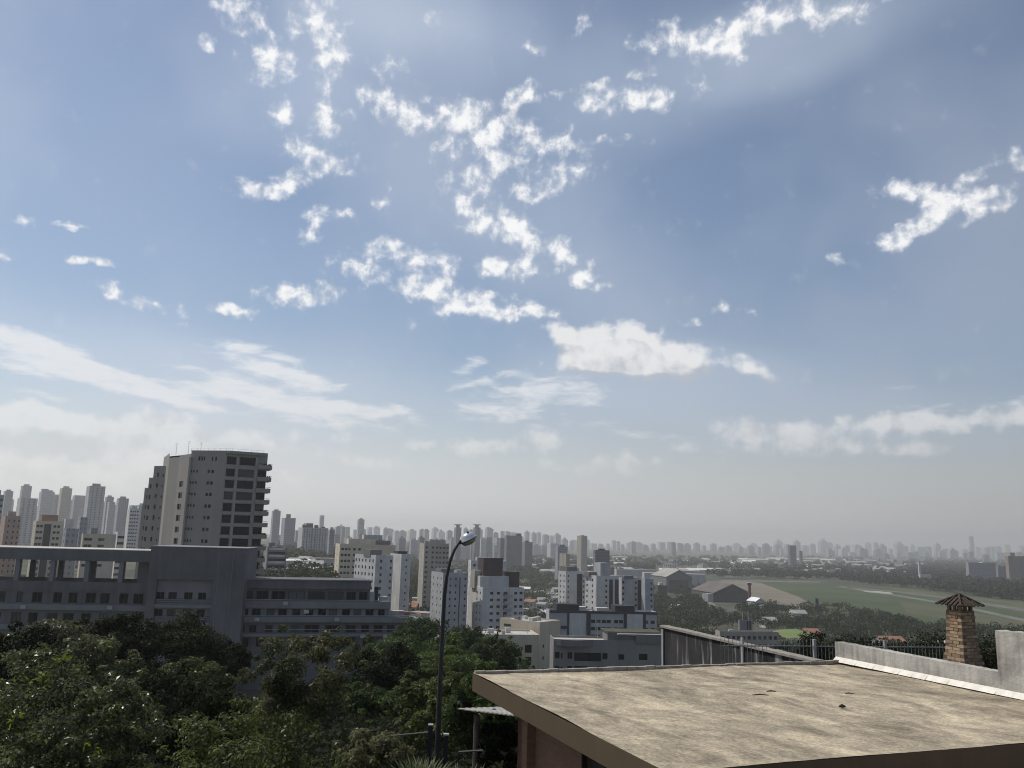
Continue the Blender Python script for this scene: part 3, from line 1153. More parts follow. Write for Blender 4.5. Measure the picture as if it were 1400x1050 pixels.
    # a bit of debris lying on the slab
    q = onz(1151.5, 967, SZ)
    st = MB()
    st.tube([(q.x - .05, q.y, SZ + .012), (q.x, q.y + .01, SZ + .022), (q.x + .055, q.y, SZ + .012)], [0.012, .032, .012], 7)
    tag(st.build('stone', mat('dark_stone', (0.05, 0.04, 0.03)), None, (q.x, q.y, SZ)), 'small dark stone lying alone on the flat roof slab', 'stone')
    for (x, y, l) in ((1040, 951, .14), (1055, 946, .09), (1162, 949, .08)):
        q = onz(x, y, SZ)
        st = MB()
        st.tube([(q.x - l, q.y, SZ + .008), (q.x, q.y + .05, SZ + .012), (q.x + l, q.y + .02, SZ + .008)], [0.006, .012, .006], 5)
        tag(st.build('dry_leaf', mat('dry_leaf_brown', (0.07, 0.055, 0.035)), None, (q.x, q.y, SZ)), 'thin dry leaf scrap lying flat on the roof slab', 'leaf', 'dry leaf scraps on the slab')


build_house()


def rough_wall(name, p0, p1, thick_dir, thick, z0, z1f, m, parent=None, origin=None, n=40, jag=0.012):
    """wall from p0 to p1 with a slightly uneven top; z1f(t) gives the top height"""
    mb = MB()
    p0, p1 = Vector(p0), Vector(p1)
    rows = []
    for i in range(n + 1):
        t = i / n
        q = p0.lerp(p1, t)
        b = q + thick_dir * thick
        z = z1f(t) + random.uniform(-jag, jag)
        rows.append((q, b, z, z + random.uniform(-jag, jag)))
    for (a, b, za, zb2), (c, d, zc, zd) in zip(rows, rows[1:]):
        mb.quad((a.x, a.y, z0), (c.x, c.y, z0), (c.x, c.y, zc), (a.x, a.y, za))
        mb.quad((d.x, d.y, z0), (b.x, b.y, z0), (b.x, b.y, zb2), (d.x, d.y, zd))
        mb.quad((a.x, a.y, za), (c.x, c.y, zc), (d.x, d.y, zd), (b.x, b.y, zb2))
    for a, b, za, zb2 in (rows[0], rows[-1]):
        mb.quad((a.x, a.y, z0), (a.x, a.y, za), (b.x, b.y, zb2), (b.x, b.y, z0))
    o = mb.build(name, m, parent, origin or (p0.x, p0.y, z0))
    bm = bmesh.new()
    bm.from_mesh(o.data)
    bmesh.ops.recalc_face_normals(bm, faces=bm.faces)
    bm.to_mesh(o.data)
    bm.free()
    return o


PLASTER = mat('worn_white_plaster', (0.47, 0.445, 0.40), (0.20, 0.185, 0.165), 2.4, rough=0.92, streak=0.35, bump=0.6, bscale=14, contrast=(0.34, 0.60), detail=9)


def build_parapet():
    root = empty('parapet_wall', (*sp_(SW + .1, 2)[:2], SZ - .4))
    tag(root, 'low worn white plaster parapet along the side of the roof slab', 'parapet')
    p0, p1 = sp_(SW + .02, -.12), sp_(SW + .02, SD + 1.0)
    # split where the tall piece starts
    Q = sp_(SW + .02, 0)
    t = along(Vector((Q.x, Q.y, SZ)), E2, 1367)
    rough_wall('low_wall', p0, sp_(SW + .02, t), E1, 0.26, SZ - .4, lambda s: SZ + 0.41 - .03 * s, PLASTER, root, root.location, n=90, jag=.004)
    rough_wall('tall_wall', sp_(SW + .015, t), sp_(SW + .015, SD + 2.5), E1, 0.29, SZ - .4, lambda s: SZ + 1.10 + .02 * math.sin(s * 9), PLASTER, root, root.location, n=40, jag=.008)
    cp = MB()
    for k in range(44):
        v0 = -.1 + (SD + .6) * k / 44
        v1 = -.1 + (SD + .6) * (k + 1) / 44
        w = 0.10 + 0.02 * random.random()
        cp.quad(sp_(SW + .018 - w, v0, SZ + .004), sp_(SW + .018 - w, v1, SZ + .004), sp_(SW + .018, v1, SZ + .10), sp_(SW + .018, v0, SZ + .10))
    o = cp.build('cement_fillet', mat('white_cement', (0.78, 0.75, 0.68), (0.62, 0.58, 0.5), 5.0), root, root.location)
    bm = bmesh.new()
    bm.from_mesh(o.data)
    bmesh.ops.recalc_face_normals(bm, faces=bm.faces)
    for fc in bm.faces:
        if fc.normal.z < 0:
            fc.normal_flip()
    bm.to_mesh(o.data)
    bm.free()
    tag(o, 'bright cement fillet at the foot of the parapet')


build_parapet()


def build_chimney():
    Q = sp_(SW + .62, 0)
    t = along(Vector((Q.x, Q.y, SZ)), E2, 1319)
    C = sp_(SW + .62, t)
    apex = zat(C, 813.5)
    eave = zat(C, 827)
    body_top = zat(C, 837)
    root = empty('brick_chimney', (C.x, C.y, SZ - 1.0))
    tag(root, 'square brick chimney with a pyramid tile cap behind the white parapet', 'chimney')
    BR = []
    for i, (c1, c2) in enumerate((((0.35, 0.25, 0.155), (0.25, 0.175, 0.11)), ((0.28, 0.19, 0.12), (0.20, 0.135, 0.085)), ((0.40, 0.30, 0.195), (0.30, 0.22, 0.14)))):
        BR.append(mat('chimney_brick_%d' % i, c1, c2, 9.0, bump=0.4, bscale=40))
    bl, bh, bd = 0.18, 0.050, 0.09
    meshes = []
    for m in BR:
        b = MB()
        b.prism([(-.5, -.5), (.5, -.5), (.5, .5), (-.5, .5)], 0, 1, True, True)
        meshes.append(b.mesh('brick', m))
    core = MB()
    course = bh + 0.011
    z0 = SZ - 0.75
    nc = int(round((body_top - z0) / course))
    rz = math.atan2(E1.y, E1.x)
    Wt = 0.37
    for k in range(nc):
        z = z0 + k * course
        s = (z - SZ) / (body_top - SZ)
        w = Wt + 0.30 * max(0, 1 - max(s, -.2) * 1.0) ** 2.2 * 0.9
        core.box((C.x, C.y), E1, -E2, w - .02, w - .02, z, z + course + .001)
        half = w / 2
        off = 0 if k % 2 else 1
        for side in range(4):
            a = rz + side * math.pi / 2
            ux, uy = math.cos(a), math.sin(a)
            nx, ny = uy, -ux
            u = -half + (0 if off == side % 2 else bd)
            end = half - (bd if off == side % 2 else 0)
            while u < end - 0.03:
                l = min(bl, end - u)
                if end - (u + l) < 0.05:
                    l = end - u
                cu = u + l / 2
                pr = half - bd / 2 + random.uniform(-.004, .005)
                x = C.x + ux * cu + nx * pr
                y = C.y + uy * cu + ny * pr
                put('brick', random.choice(meshes), root, (x, y, z), a + random.uniform(-.01, .01), (l - .012, bd, bh * random.uniform(.95, 1.03)))
                u += l
    core.build('mortar_core', mat('chimney_mortar', (0.17, 0.125, 0.085), (0.11, 0.08, 0.055), 8.0), root, root.location)
    # vent storey: corner posts, middle posts and small openings seen through
    ztv, zbv = eave + 0.01, z0 + nc * course
    vm = mat('sooty_render', (0.20, 0.155, 0.11), (0.12, 0.09, 0.065), 6.0)
    hw = Wt / 2 - .02
    for (fu, fv) in ((-1, -1), (1, -1), (1, 1), (-1, 1), (0, -1), (0, 1), (-1, 0), (1, 0)):
        q = C + E1 * (hw - .035) * fu - E2 * (hw - .035) * fv
        p = MB()
        w = .055 if fu and fv else .04
        p.box((q.x, q.y), E1, -E2, w, w, zbv, ztv)
        p.build('vent_post', vm, root, (q.x, q.y, zbv))
    for z, h in ((zbv, .02), (ztv - .03, .03)):
        p = MB()
        p.box((C.x, C.y), E1, -E2, 2 * hw + .02, 2 * hw + .02, z - .001, z + h)
        p.build('vent_slab', vm, root, root.location)
    # pyramid cap with ribs of clay tile
    tm = mat('dark_clay_tile', (0.085, 0.065, 0.048), (0.045, 0.036, 0.03), 5.0, bump=0.3)
    R = 0.285
    cap = MB()
    corners = [C + E1 * R * a - E2 * R * b for a, b in ((-1, -1), (1, -1), (1, 1), (-1, 1))]
    for i in range(4):
        a, b = corners[i], corners[(i + 1) % 4]
        cap.quad((a.x, a.y, eave), (b.x, b.y, eave), (C.x, C.y, apex))
    cap.quad(*[(p.x, p.y, eave) for p in reversed(corners)])
    cp = cap.build('cap', tm, root, root.location)
    for i in range(4):
        a, b = corners[i], corners[(i + 1) % 4]
        for k in range(6):
            f = (k + .5) / 6
            lo = a.lerp(b, f)
            tt = 1 - abs(f - .5) * 2
            hi = lo.lerp((a + b) / 2 + (C - (a + b) / 2), 0)
            top = lo + (C - (a + b) / 2) * tt
            rb = MB()
            zl, zh = eave + .012, eave + (apex - eave) * tt + .008
            out = (lo - C)* .08
            rb.tube([(lo.x + out.x, lo.y + out.y, zl - .01), (top.x, top.y, zh)], [.02, .017], 6)
            rb.build('tile', tm, cp, root.location)
        rb = MB()
        out = (a - C)* .08
        rb.tube([(a.x + out.x, a.y + out.y, eave + .005), (C.x, C.y, apex + .02)], [.02, .024], 6)
        rb.build('ridge_tile', tm, cp, root.location)


build_chimney()


def build_neighbour():
    root = empty('neighbour_house', (*sp_(SW + 2.4, 3)[:2], 50))
    tag(root, 'low neighbouring house with flat roof behind the white parapet', 'house')
    b = MB()
    b.prism([sp_(SW + .32, SD + 2), sp_(SW + 4.2, SD + 2), sp_(SW + 4.2, .2), sp_(SW + .32, .2)], 48.5, SZ - .7, True)
    b.build('wall', GREY, root, root.location)
    b = MB()
    b.prism([sp_(SW + .33, SD + 1.9), sp_(SW + 4.1, SD + 1.9), sp_(SW + 4.1, .3), sp_(SW + .33, .3)], SZ - .695, SZ - .62, True)
    b.build('roof', GREYROOF, root, root.location)


build_neighbour()


def build_boundary_wall():
    """tall stained boundary wall beyond the slab with a coping"""
    z = 57.0
    a, b = onz(905, 858, z), onz(1112, 906, z)
    root = empty('boundary_wall', (a.x, a.y, 48))
    tag(root, 'tall dark stained concrete wall with pale streaks beyond the roof slab', 'wall')
    u = (b - a).normalized()
    n = Vector((-u.y, u.x, 0))
    m = bpy.data.materials.new('streaked_concrete')
    m.use_nodes = True
    N, L = m.node_tree.nodes, m.node_tree.links
    bs = N['Principled BSDF']
    bs.inputs['Roughness'].default_value = 0.95
    g = N.new('ShaderNodeNewGeometry')
    v = N.new('ShaderNodeVectorMath')
    v.operation = 'MULTIPLY'
    v.inputs[1].default_value = (1, 1, 0.10)
    L.new(g.outputs['Position'], v.inputs[0])
    n1 = N.new('ShaderNodeTexNoise')
    n1.inputs['Scale'].default_value = 3.4
    n1.inputs['Detail'].default_value = 4
    L.new(v.outputs[0], n1.inputs[0])
    n2 = N.new('ShaderNodeTexNoise')
    n2.inputs['Scale'].default_value = 1.1
    n2.inputs['Detail'].default_value = 7
    L.new(g.outputs['Position'], n2.inputs[0])
    r = N.new('ShaderNodeValToRGB')
    r.color_ramp.elements[0].position = 0.54
    r.color_ramp.elements[0].color = (0.026, 0.024, 0.024, 1)
    r.color_ramp.elements[1].position = 0.70
    r.color_ramp.elements[1].color = (0.42, 0.41, 0.39, 1)
    L.new(n1.outputs[0], r.inputs[0])
    r2 = N.new('ShaderNodeValToRGB')
    r2.color_ramp.elements[0].position = 0.4
    r2.color_ramp.elements[0].color = (0.5, 0.5, 0.5, 1)
    r2.color_ramp.elements[1].position = 0.68
    r2.color_ramp.elements[1].color = (1.7, 1.65, 1.6, 1)
    L.new(n2.outputs[0], r2.inputs[0])
    mx = N.new('ShaderNodeMix')
    mx.data_type = 'RGBA'
    mx.blend_type = 'MULTIPLY'
    mx.inputs[0].default_value = 1
    L.new(r.outputs[0], mx.inputs[6])
    L.new(r2.outputs[0], mx.inputs[7])
    L.new(mx.outputs[2], bs.inputs['Base Color'])
    rough_wall('wall_face', a, b, n, 0.22, 48, lambda t: z, m, root, root.location, n=30, jag=.004)
    rough_wall('coping', a - u * .05 - n * .06, b + u * .05 - n * .06, n, 0.36, z + .008, lambda t: z + .075, mat('coping_concrete', (0.33, 0.30, 0.25), (0.22, 0.2, 0.17), 3.0), root, root.location, n=26, jag=.006)
    for px in (907, 1016):
        t = along(Vector((a.x, a.y, z)), u, px)
        q = a + u * t - n * .03
        p = MB()
        p.box((q.x, q.y), u, n, .10, .05, 50, z - .05 if px < 1000 else z + .25)
        p.build('pipe', mat('pale_pipe', (0.42, 0.41, 0.40), None, 3), root, root.location)


build_boundary_wall()


def build_fence():
    z0 = 54.6
    a0 = sp_(2.2, -7.0)
    end = sp_(17.0, -4.0)
    u = (Vector((end.x, end.y, 0)) - Vector((a0.x, a0.y, 0))).normalized()
    n = Vector((-u.y, u.x, 0))
    a = Vector((a0.x, a0.y, 0))
    zref = zat(Vector((a.x, a.y, 58)) + u * along(Vector((a.x, a.y, 58)), u, 1112), 874)
    root = empty('picket_fence', (a.x, a.y, z0 - 2))
    tag(root, 'pale metal picket fence with concrete posts beyond the roof slab', 'fence')
    PM = mat('pale_fence_paint', (0.24, 0.24, 0.23), (0.15, 0.15, 0.145), 5, rough=0.6)
    CP = mat('fence_post_concrete', (0.42, 0.41, 0.385), (0.30, 0.29, 0.275), 5)
    base = Vector((a.x, a.y, 58))
    for px in (1112, 1208):
        t = along(base, u, px)
        q = base + u * t
        p = MB()
        p.box((q.x, q.y), u, n, .08, .08, z0 - 2.2, zref)
        p.build('post', CP, root, (q.x, q.y, z0 - 2))
    t0, t1 = along(base, u, 985), along(base, u, 1320)
    for dz, r in ((-.2, .02), (-.95, .014), (-1.5, .014)):
        p = MB()
        q0, q1 = base + u * t0, base + u * t1
        p.tube([(q0.x, q0.y, zref + dz), (q1.x, q1.y, zref + dz)], [r, r], 6)
        p.build('rail', PM, root, root.location)
    pk = MB()
    pk.prism([(-.006, -.006), (.006, -.006), (.006, .006), (-.006, .006)], -2.1, 0, False, True)
    for s in range(4):
        aa, bb = [(-.006, -.006), (.006, -.006), (.006, .006), (-.006, .006)][s], [(.006, -.006), (.006, .006), (-.006, .006), (-.006, -.006)][s]
        pk.quad((*aa, 0), (*bb, 0), (0, 0, .06))
    pm = pk.mesh('picket', PM)
    t = t0
    k = 0
    while t < t1:
        q = base + u * t
        top = zref + (-.02 if t < along(base, u, 1108) else -.16)
        put('picket', pm, root, (q.x, q.y, top + random.uniform(-.01, .01)), 0.0)
        t += .115
        k += 1


build_fence()


def build_ledge():
    """coping of the terrace wall close to the camera, bottom right corner"""
    root = empty('terrace_wall', (7.5, 9.5, 50))
    tag(root, 'grey terrace wall with pinkish coping in front of the roof slab', 'wall')
    b = MB()
    z = SZ - .62
    b.prism([sp_(2.0, SD + 4.6), sp_(10, SD + 4.6), sp_(10, SD + .15), sp_(2.0, SD + .15)], 48, z, True)
    b.build('wall', mat('terrace_render', (0.33, 0.31, 0.29), (0.24, 0.22, 0.21), 2.0, bump=.3), root, root.location)
    b = MB()
    b.prism([sp_(2.0, SD + 4.7), sp_(10, SD + 4.7), sp_(10, SD + .55), sp_(2.0, SD + .55)], z + .003, z + .06, True, True)  # made deep towards the camera to bounce sunlight onto the slab's front fascia
    b.build('coping', mat('pink_coping', (0.45, 0.36, 0.32), (0.34, 0.27, 0.24), 3.0, bump=.3), root, root.location)


build_ledge()


def build_lamp():
    d = 20.0
    P = at(597, 1048, d)
    zg = ground_z(P.x, P.y)
    base = Vector((P.x, P.y, zg))
    root = empty('street_lamp', base)
    tag(root, 'tall dark curved street lamp with dome shaped silver head among the trees', 'street lamp')
    pix = [(597, 1048, d), (600.5, 960, d), (604, 880, d), (607.5, 815, d), (610.5, 790, d), (615, 768, d + .05), (621, 752, d + .1), (628, 741, d + .2), (634, 737, d + .3)]
    pts = [at(*p) for p in pix]
    pts = [Vector((pts[0].x - .02, pts[0].y, zg))] + pts
    r = [.075, .066, .06, .052, .045, .041, .038, .036, .034, .033]
    PM = mat('dark_pole_paint', (0.045, 0.043, 0.042), (0.03, 0.03, 0.03), 3.0, rough=0.55)
    b = MB()
    b.tube(pts, r, 12)
    b.build('pole', PM, root, root.location, True)
    b = MB()
    b.tube([base, base + Vector((0, 0, .5))], [.16, .14], 12)
    b.build('base', PM, root, root.location)
    # head: dome reflector with a glass bowl below, axis tipped along the arm
    hc = at(640, 737.5, d + .3)
    ax = Vector((0.42, 0.12, -.9)).normalized()     # bowl points down and outward
    X1 = Vector((ax.z, 0, -ax.x)).normalized()
    if X1.x < 0:
        X1 = -X1
    Y1 = ax.cross(X1)

    def rev(prof, name, m, smooth=True):
        mb = MB()
        seg = 24
        n0 = len(mb.v)
        for (rr, h) in prof:
            for k in range(seg):
                w = 2 * math.pi * k / seg
                p = hc + X1 * (rr * 1.15 * math.cos(w)) + Y1 * (rr * math.sin(w)) - ax * h
                mb.v.append(tuple(p))
        for i in range(len(prof) - 1):
            for k in range(seg):
                k2 = (k + 1) % seg
                mb.f.append((i * seg + k, i * seg + k2, (i + 1) * seg + k2, (i + 1) * seg + k))
                mb.mi.append(0)
        mb.f.append(tuple(range((len(prof) - 1) * seg, len(prof) * seg)))
        mb.mi.append(0)
        return mb.build(name, m, root, root.location, smooth)
    head = rev([(.195, -.012), (.20, 0), (.175, .02), (.165, .07), (.13, .125), (.075, .155), (.03, .165)], 'lamp_head', mat('silver_head', (0.62, 0.63, 0.64), (0.5, 0.5, 0.52), 3.0, rough=0.25, spec=0.6, metal=0.55))
    rev([(.20, -.003), (.202, -.012), (.19, -.022), (.17, -.02)], 'rim', PM)
    rev([(.165, -.015), (.155, -.06), (.12, -.105), (.06, -.128), (.01, -.132)], 'bowl', mat('yellowed_bowl', (0.30, 0.29, 0.20), (0.22, 0.21, 0.14), 5.0, rough=0.25, spec=0.5))
    b = MB()
    q = hc - ax * .12 + X1 * .06 - Vector((0, .06, 0))
    b.tube([q, q - ax * .06], [.028, .024], 8)
    b.build('photocell', PM, root, root.location)


build_lamp()


def build_garden_bits():
    # thin awning sheet at the side of the house, on a post
    z = zat(Vector((0, 17.5, 55)), 970)
    root = empty('awning', (-.5, 18.5, 52))
    tag(root, 'thin pale corrugated awning sheet jutting from behind the brick house', 'awning')
    p = [at(626, 968.5, 20.5), at(700, 966, 20.5), at(702, 978, 17.2), at(648, 971.5, 18.2)]
    sh = MB()
    n = 18
    prev = None
    for i in range(n + 1):
        t = i / n
        a = p[0].lerp(p[1], t)
        b = p[3].lerp(p[2], t)
        k = .012 if i % 2 else 0
        a = a + Vector((0, 0, k))
        b = b + Vector((0, 0, k))
        if prev:
            sh.quad(prev[1], b, a, prev[0])
        prev = (a, b)
    o = sh.build('sheet', mat('pale_metal_sheet', (0.36, 0.34, 0.30), (0.24, 0.225, 0.2), 2.0, rough=0.6), root, root.location)
    sol = o.modifiers.new('thickness', 'SOLIDIFY')
    sol.thickness = 0.02
    PO = mat('weathered_post', (0.14, 0.115, 0.095), (0.09, 0.075, 0.06), 5.0)
    q = at(652, 980, 19.0)
    b = MB()
    zg = ground_z(q.x, q.y)
    b.tube([(q.x + .02, q.y, zg), (q.x, q.y, (p[0].z + p[3].z) / 2 - .03)], [.075, .065], 8)
    b.build('post', PO, root, root.location)
    # low fence of posts with white caps and rails
    f = empty('garden_fence', at(600, 1040, 17.5))
    f.location.z = ground_z(f.location.x, f.location.y)
    tag(f, 'dark garden fence posts with white caps joined by thin rails', 'fence')
    tops = []
    for px, py, d in ((589, 990, 19.0), (610, 1003, 17.2)):
        q = at(px, py, d)
        zg = ground_z(q.x, q.y)
        b = MB()
        b.box((q.x, q.y), (1, 0), (0, 1), .085, .085, zg, q.z - .03)
        po = b.build('post', mat('dark_post', (0.03, 0.03, 0.032)), f, (q.x, q.y, zg))
        b = MB()
        b.box((q.x, q.y), (1, 0), (0, 1), .105, .105, q.z - .03, q.z)
        b.build('cap', mat('white_cap', (0.45, 0.45, 0.44)), po, (q.x, q.y, zg))
        tops.append(q)
    for a, b_, d0, d1 in (((535, 1006), (588, 1001), 20.5, 19.0), ((628, 1028), (661, 1026), 17.5, 17.0)):
        m = MB()
        m.tube([at(*a, d0), at(*b_, d1)], [.022, .022], 6)
        m.build('rail', mat('pale_rail', (0.10, 0.095, 0.085)), f, f.location)


build_garden_bits()

# ------------------------------------------------------------------ the long grey apartment complex among the trees
def build_complex():
    y1 = rad(8.0)
    u = Vector((math.cos(y1), math.sin(y1), 0))
    n = Vector((u.y, -u.x, 0))           # outward, towards the camera
    K = at(205, 800, 155.0)
    P0 = K + u * along(K, u, -75)
    root = empty('apartment_complex', (K.x, K.y, ground_z(K.x, K.y) - 2))
    tag(root, 'long grey apartment complex with stepped wings and open roof terrace behind trees', 'apartment building')
    Rf = K + u * along(K, u, 100)
    Z = lambda py: zat(Rf, py)
    U = lambda px: along(P0, u, px)
    zb = root.location.z
    o0 = root.location
    width = U(206)
    # wing with the roof terrace
    rows = [(Z(824.5), Z(810), [(1, 10), (25, 34), (46, 60), (75, 87), (96, 108), (119, 133), (139, 152), (165, 177), (184, 198), (-20, -8), (-45, -30)]),
            (Z(852), Z(838), [(-6, 7), (21, 35), (44, 57), (70, 84), (91, 106), (116, 129), (140, 152), (165, 177), (184, 197), (-30, -16)]),
            (Z(876), Z(863), [(-6, 7), (21, 35), (44, 57), (70, 84), (91, 106), (116, 129), (140, 152), (165, 177), (184, 197), (-30, -16)])]
    ops = []
    for za, zc, ws in rows:
        for a, b in ws:
            k = 'd' if random.random() < .75 else 'c'
            ops.append((U(a), U(b), za, zc, k))
    w = MB()
    facade(w, P0, u, width, zb, Z(795), ops, 0.3)
    D = 12.0
    q = [P0, P0 + u * width, P0 + u * width - n * D, P0 - n * D]
    for a, b in ((1, 2), (2, 3), (3, 0)):
        w.quad((q[a].x, q[a].y, zb), (q[b].x, q[b].y, zb), (q[b].x, q[b].y, Z(795)), (q[a].x, q[a].y, Z(795)))
    w.quad(*[(p.x, p.y, Z(795) - .9) for p in q])
    w.build('wall', GREYB, root, o0)
    windows(root, P0, u, ops, 0.3, framed=True)
    # ledges
    for ya, yb, out in ((826.5, 834, .35), (854.5, 861, .35), (795.5, 807.5, .12), (878, 885, .3)):
        l = MB()
        a, b = P0 + n * .003, P0 + u * (width - .02) + n * .003
        l.prism([a + n * out, b + n * out, b, a], Z(yb), Z(ya), True, True)
        l.build('ledge', GREYBL if out > .2 else GREYB, root, o0)
    # open terrace: roof slab on columns
    r = MB()
    a, b = P0 + n * .25, P0 + u * (width) + n * .25
    r.prism([a, b, b - n * (D + .5), a - n * (D + .5)], Z(766.5), Z(751), True, True)
    ro = r.build('terrace_roof', GREYB, root, o0)
    l = MB()
    l.prism([a - n * .3, b - n * .3, b - n * (D + .2), a - n * (D + .2)], Z(751) + .004, Z(751) + .10, True)
    l.build('roof_covering', LIGHTROOF, ro, o0)
    for px in (-40, 20.5, 68.5, 116, 163):
        c = P0 + u * U(px) - n * .55
        m = MB()
        m.box((c.x, c.y), u, -n, .75, 1.0, Z(795) - .9, Z(766.5) + .01)
        m.build('column', GREYBL, root, (c.x, c.y, zb))
    for px in (-15, 6, 48, 96, 139):
        c = P0 + u * U(px) - n * (D - .6)
        m = MB()
        m.box((c.x, c.y), u, -n, .8, .8, Z(795) - .9, Z(766.5) + .01)
        m.build('column', GREYB, root, (c.x, c.y, zb))
    m = MB()
    c0, c1 = P0 + u * U(181) - n * 2.5, P0 + u * (width + .1) - n * 2.5
    m.prism([c0, c1, c1 - n * 9, c0 - n * 9], Z(795) - .9, Z(766.5) + .005, False)
    m.build('stair_head', GREYBL, root, o0)
    m = MB()
    c0 = P0 + u * U(199) - n * 2.48
    c1 = P0 + u * U(202) - n * 2.48
    m.prism([c0 + n * .02, c1 + n * .02, c1, c0], Z(793), Z(784), True)
    m.build('slit_window', mat('pale_slit_window', (0.6, 0.6, 0.58)), root, o0)  # pale panel standing for the small light window in the end wall

    # projecting stair and lift tower
    T0 = P0 + u * width + n * 2.2
    Tw = along(T0, u, 333.5)
    TU = lambda px: along(T0, u, px)
    RT = T0 + u * TU(270)
    ZT = lambda py: zat(RT, py)
    ztop = ZT(749)
    t = MB()
    rec = (TU(213.5), TU(290.5), zb + .5, ZT(793))
    facade(t, T0, u, Tw, zb, ztop, [rec], 0.9)
    q = [T0, T0 + u * Tw, T0 + u * Tw - n * 13, T0 - n * 13]
    for a, b in ((1, 2), (2, 3), (3, 0)):
        t.quad((q[a].x, q[a].y, zb), (q[b].x, q[b].y, zb), (q[b].x, q[b].y, ztop), (q[a].x, q[a].y, ztop))
    t.quad(*[(p.x, p.y, ztop) for p in q])
    t.build('stair_tower', GREYB, root, o0)
    cpm = MB()
    qq = [q[0] + n * .08 - u * .08, q[1] + n * .08 + u * .08, q[2] + u * .08, q[3] - u * .08]
    cpm.prism(qq, ztop + .003, ztop + .14, True, True)
    cpm.build('coping', GREYBL, root, o0)
    R0 = T0 + u * rec[0] - n * .9
    RW = rec[1] - rec[0]
    RU = lambda px: along(R0, u, px)
    ro = []
    for (ya, yb) in ((810.5, 820.5), (834, 844), (858, 868)):
        for (a, b) in ((214.6, 226), (231.5, 243), (253, 264.5), (272, 283)):
            ro.append((RU(a), RU(b), ZT(yb), ZT(ya), 'd' if random.random() < .8 else 'c'))
    t = MB()
    facade(t, R0, u, RW, zb + .5, ZT(793), ro, 0.25)
    t.build('recess_wall', GREYBL, root, o0)
    windows(root, R0, u, ro, .25, framed=True)
    for (ya, yb) in ((827.2, 831.5), (851, 855.5), (875, 879)):
        l = MB()
        a, b = R0 + u * .02, R0 + u * (RW - .02)
        l.prism([a + n * .85, b + n * .85, b + n * .003, a + n * .003], ZT(yb), ZT(ya), True, True)
        bo = l.build('balcony', GREYBL, root, o0)
        for dz in (.35, .7, 1.05):
            l = MB()
            c0, c1 = a + n * .8, b + n * .8
            l.tube([(c0.x, c0.y, ZT(ya) + dz), (c1.x, c1.y, ZT(ya) + dz)], [.03, .03], 5)
            l.build('rail', DARK, bo, o0)
    # thin line joints on the tower wall
    for py in (786.5, 792):
        l = MB()
        a, b = T0 + u * TU(208) + n * .003, T0 + u * TU(292) + n * .003
        l.prism([a + n * .06, b + n * .06, b, a], ZT(py) - .12, ZT(py), True, True)
        l.build('moulding', GREYB, root, o0)

    for px in (296, 315):
        l = MB()
        a = T0 + u * TU(px) + n * .003
        l.prism([a + n * .05, a + u * .12 + n * .05, a + u * .12, a], zb, ztop - .6, True, True)
        l.build('downpipe', GREYBL, root, o0)
    # stepped right wing
    y2 = rad(15.0)
    v = Vector((math.cos(y2), math.sin(y2), 0))
    vn = Vector((v.y, -v.x, 0))
    W0 = T0 + u * Tw - n * 3.0
    W0 = W0 + v * .01
    WU = lambda px: along(W0, v, px)
    RW_ = W0 + v * WU(430)
    ZW = lambda py: zat(RW_, py)
    D2 = 13.0
    levels = [('lower_floors', WU(564.5), zb - 4, ZW(844.5), [
        (ZW(864.5), ZW(854.5), [(330, 339), (345, 355), (367, 377), (384, 396), (402, 412), (420, 440), (448, 468), (476, 490), (497, 508), (514, 526), (532, 542), (547, 560)]),
        (ZW(884), ZW(871.5), [(336, 346), (356, 366), (380, 390), (404, 414), (430, 440), (456, 466), (480, 490), (500, 510), (514, 524), (532, 541), (546, 555)])]),
        ('middle_floor', WU(534), ZW(844.5), ZW(823.5), [
            (ZW(842.5), ZW(833), [(334, 342), (347, 359), (367, 378), (383, 395), (402, 413), (420, 431), (437, 448), (452, 463), (470, 481), (486, 496), (502, 513), (519, 528)])]),
        ('top_floor', WU(507), ZW(823.5), ZW(794), [
            (ZW(820.5), ZW(809), [(335, 347), (351, 368), (372, 391), (395, 418), (422, 446), (450, 471), (475, 488), (492, 504)])])]
    for i, (nm, wd, za, zc, rws) in enumerate(levels):
        ops = []
        for a0, a1, ws in rws:
            for a, b in ws:
                k = ('c' if random.random() < .75 else 'd') if nm == 'top_floor' else ('d' if random.random() < .72 else 'c')
                ops.append((WU(a), WU(b), a0, a1, k))
        m = MB()
        S = W0 - vn * (0.5 * i)
        facade(m, S, v, wd, za, zc, ops, 0.3)
        q = [S, S + v * wd, S + v * wd - vn * (D2 - i), S - vn * (D2 - i)]
        for a, b in ((1, 2), (2, 3), (3, 0)):
            m.quad((q[a].x, q[a].y, za), (q[b].x, q[b].y, za), (q[b].x, q[b].y, zc), (q[a].x, q[a].y, zc))
        m.quad(*[(p.x, p.y, zc) for p in q])
        m.build(nm, [GREYB, GREYBL, GREYB][i], root, o0)
        windows(root, S, v, ops, .3, framed=True)
    bands = [(507, 794, 805.5, .55, GREYB, 2), (508, 792.4, 794, .75, GREYBL, 2), (534.5, 822, 831.5, .7, GREYBL, 1), (566, 843, 850.5, .7, GREYBL, 0), (566, 866, 869.5, .9, GREYBL, 0)]
    for px, ya, yb, out, mm, i in bands:
        S = W0 - vn * (0.5 * i) + vn * .004
        wd = WU(px)
        l = MB()
        a, b = S, S + v * wd
        l.prism([a + vn * out, b + vn * out, b + v * .15, a], ZW(yb), ZW(ya), True, True)
        l.build('balcony_band', mm, root, o0)
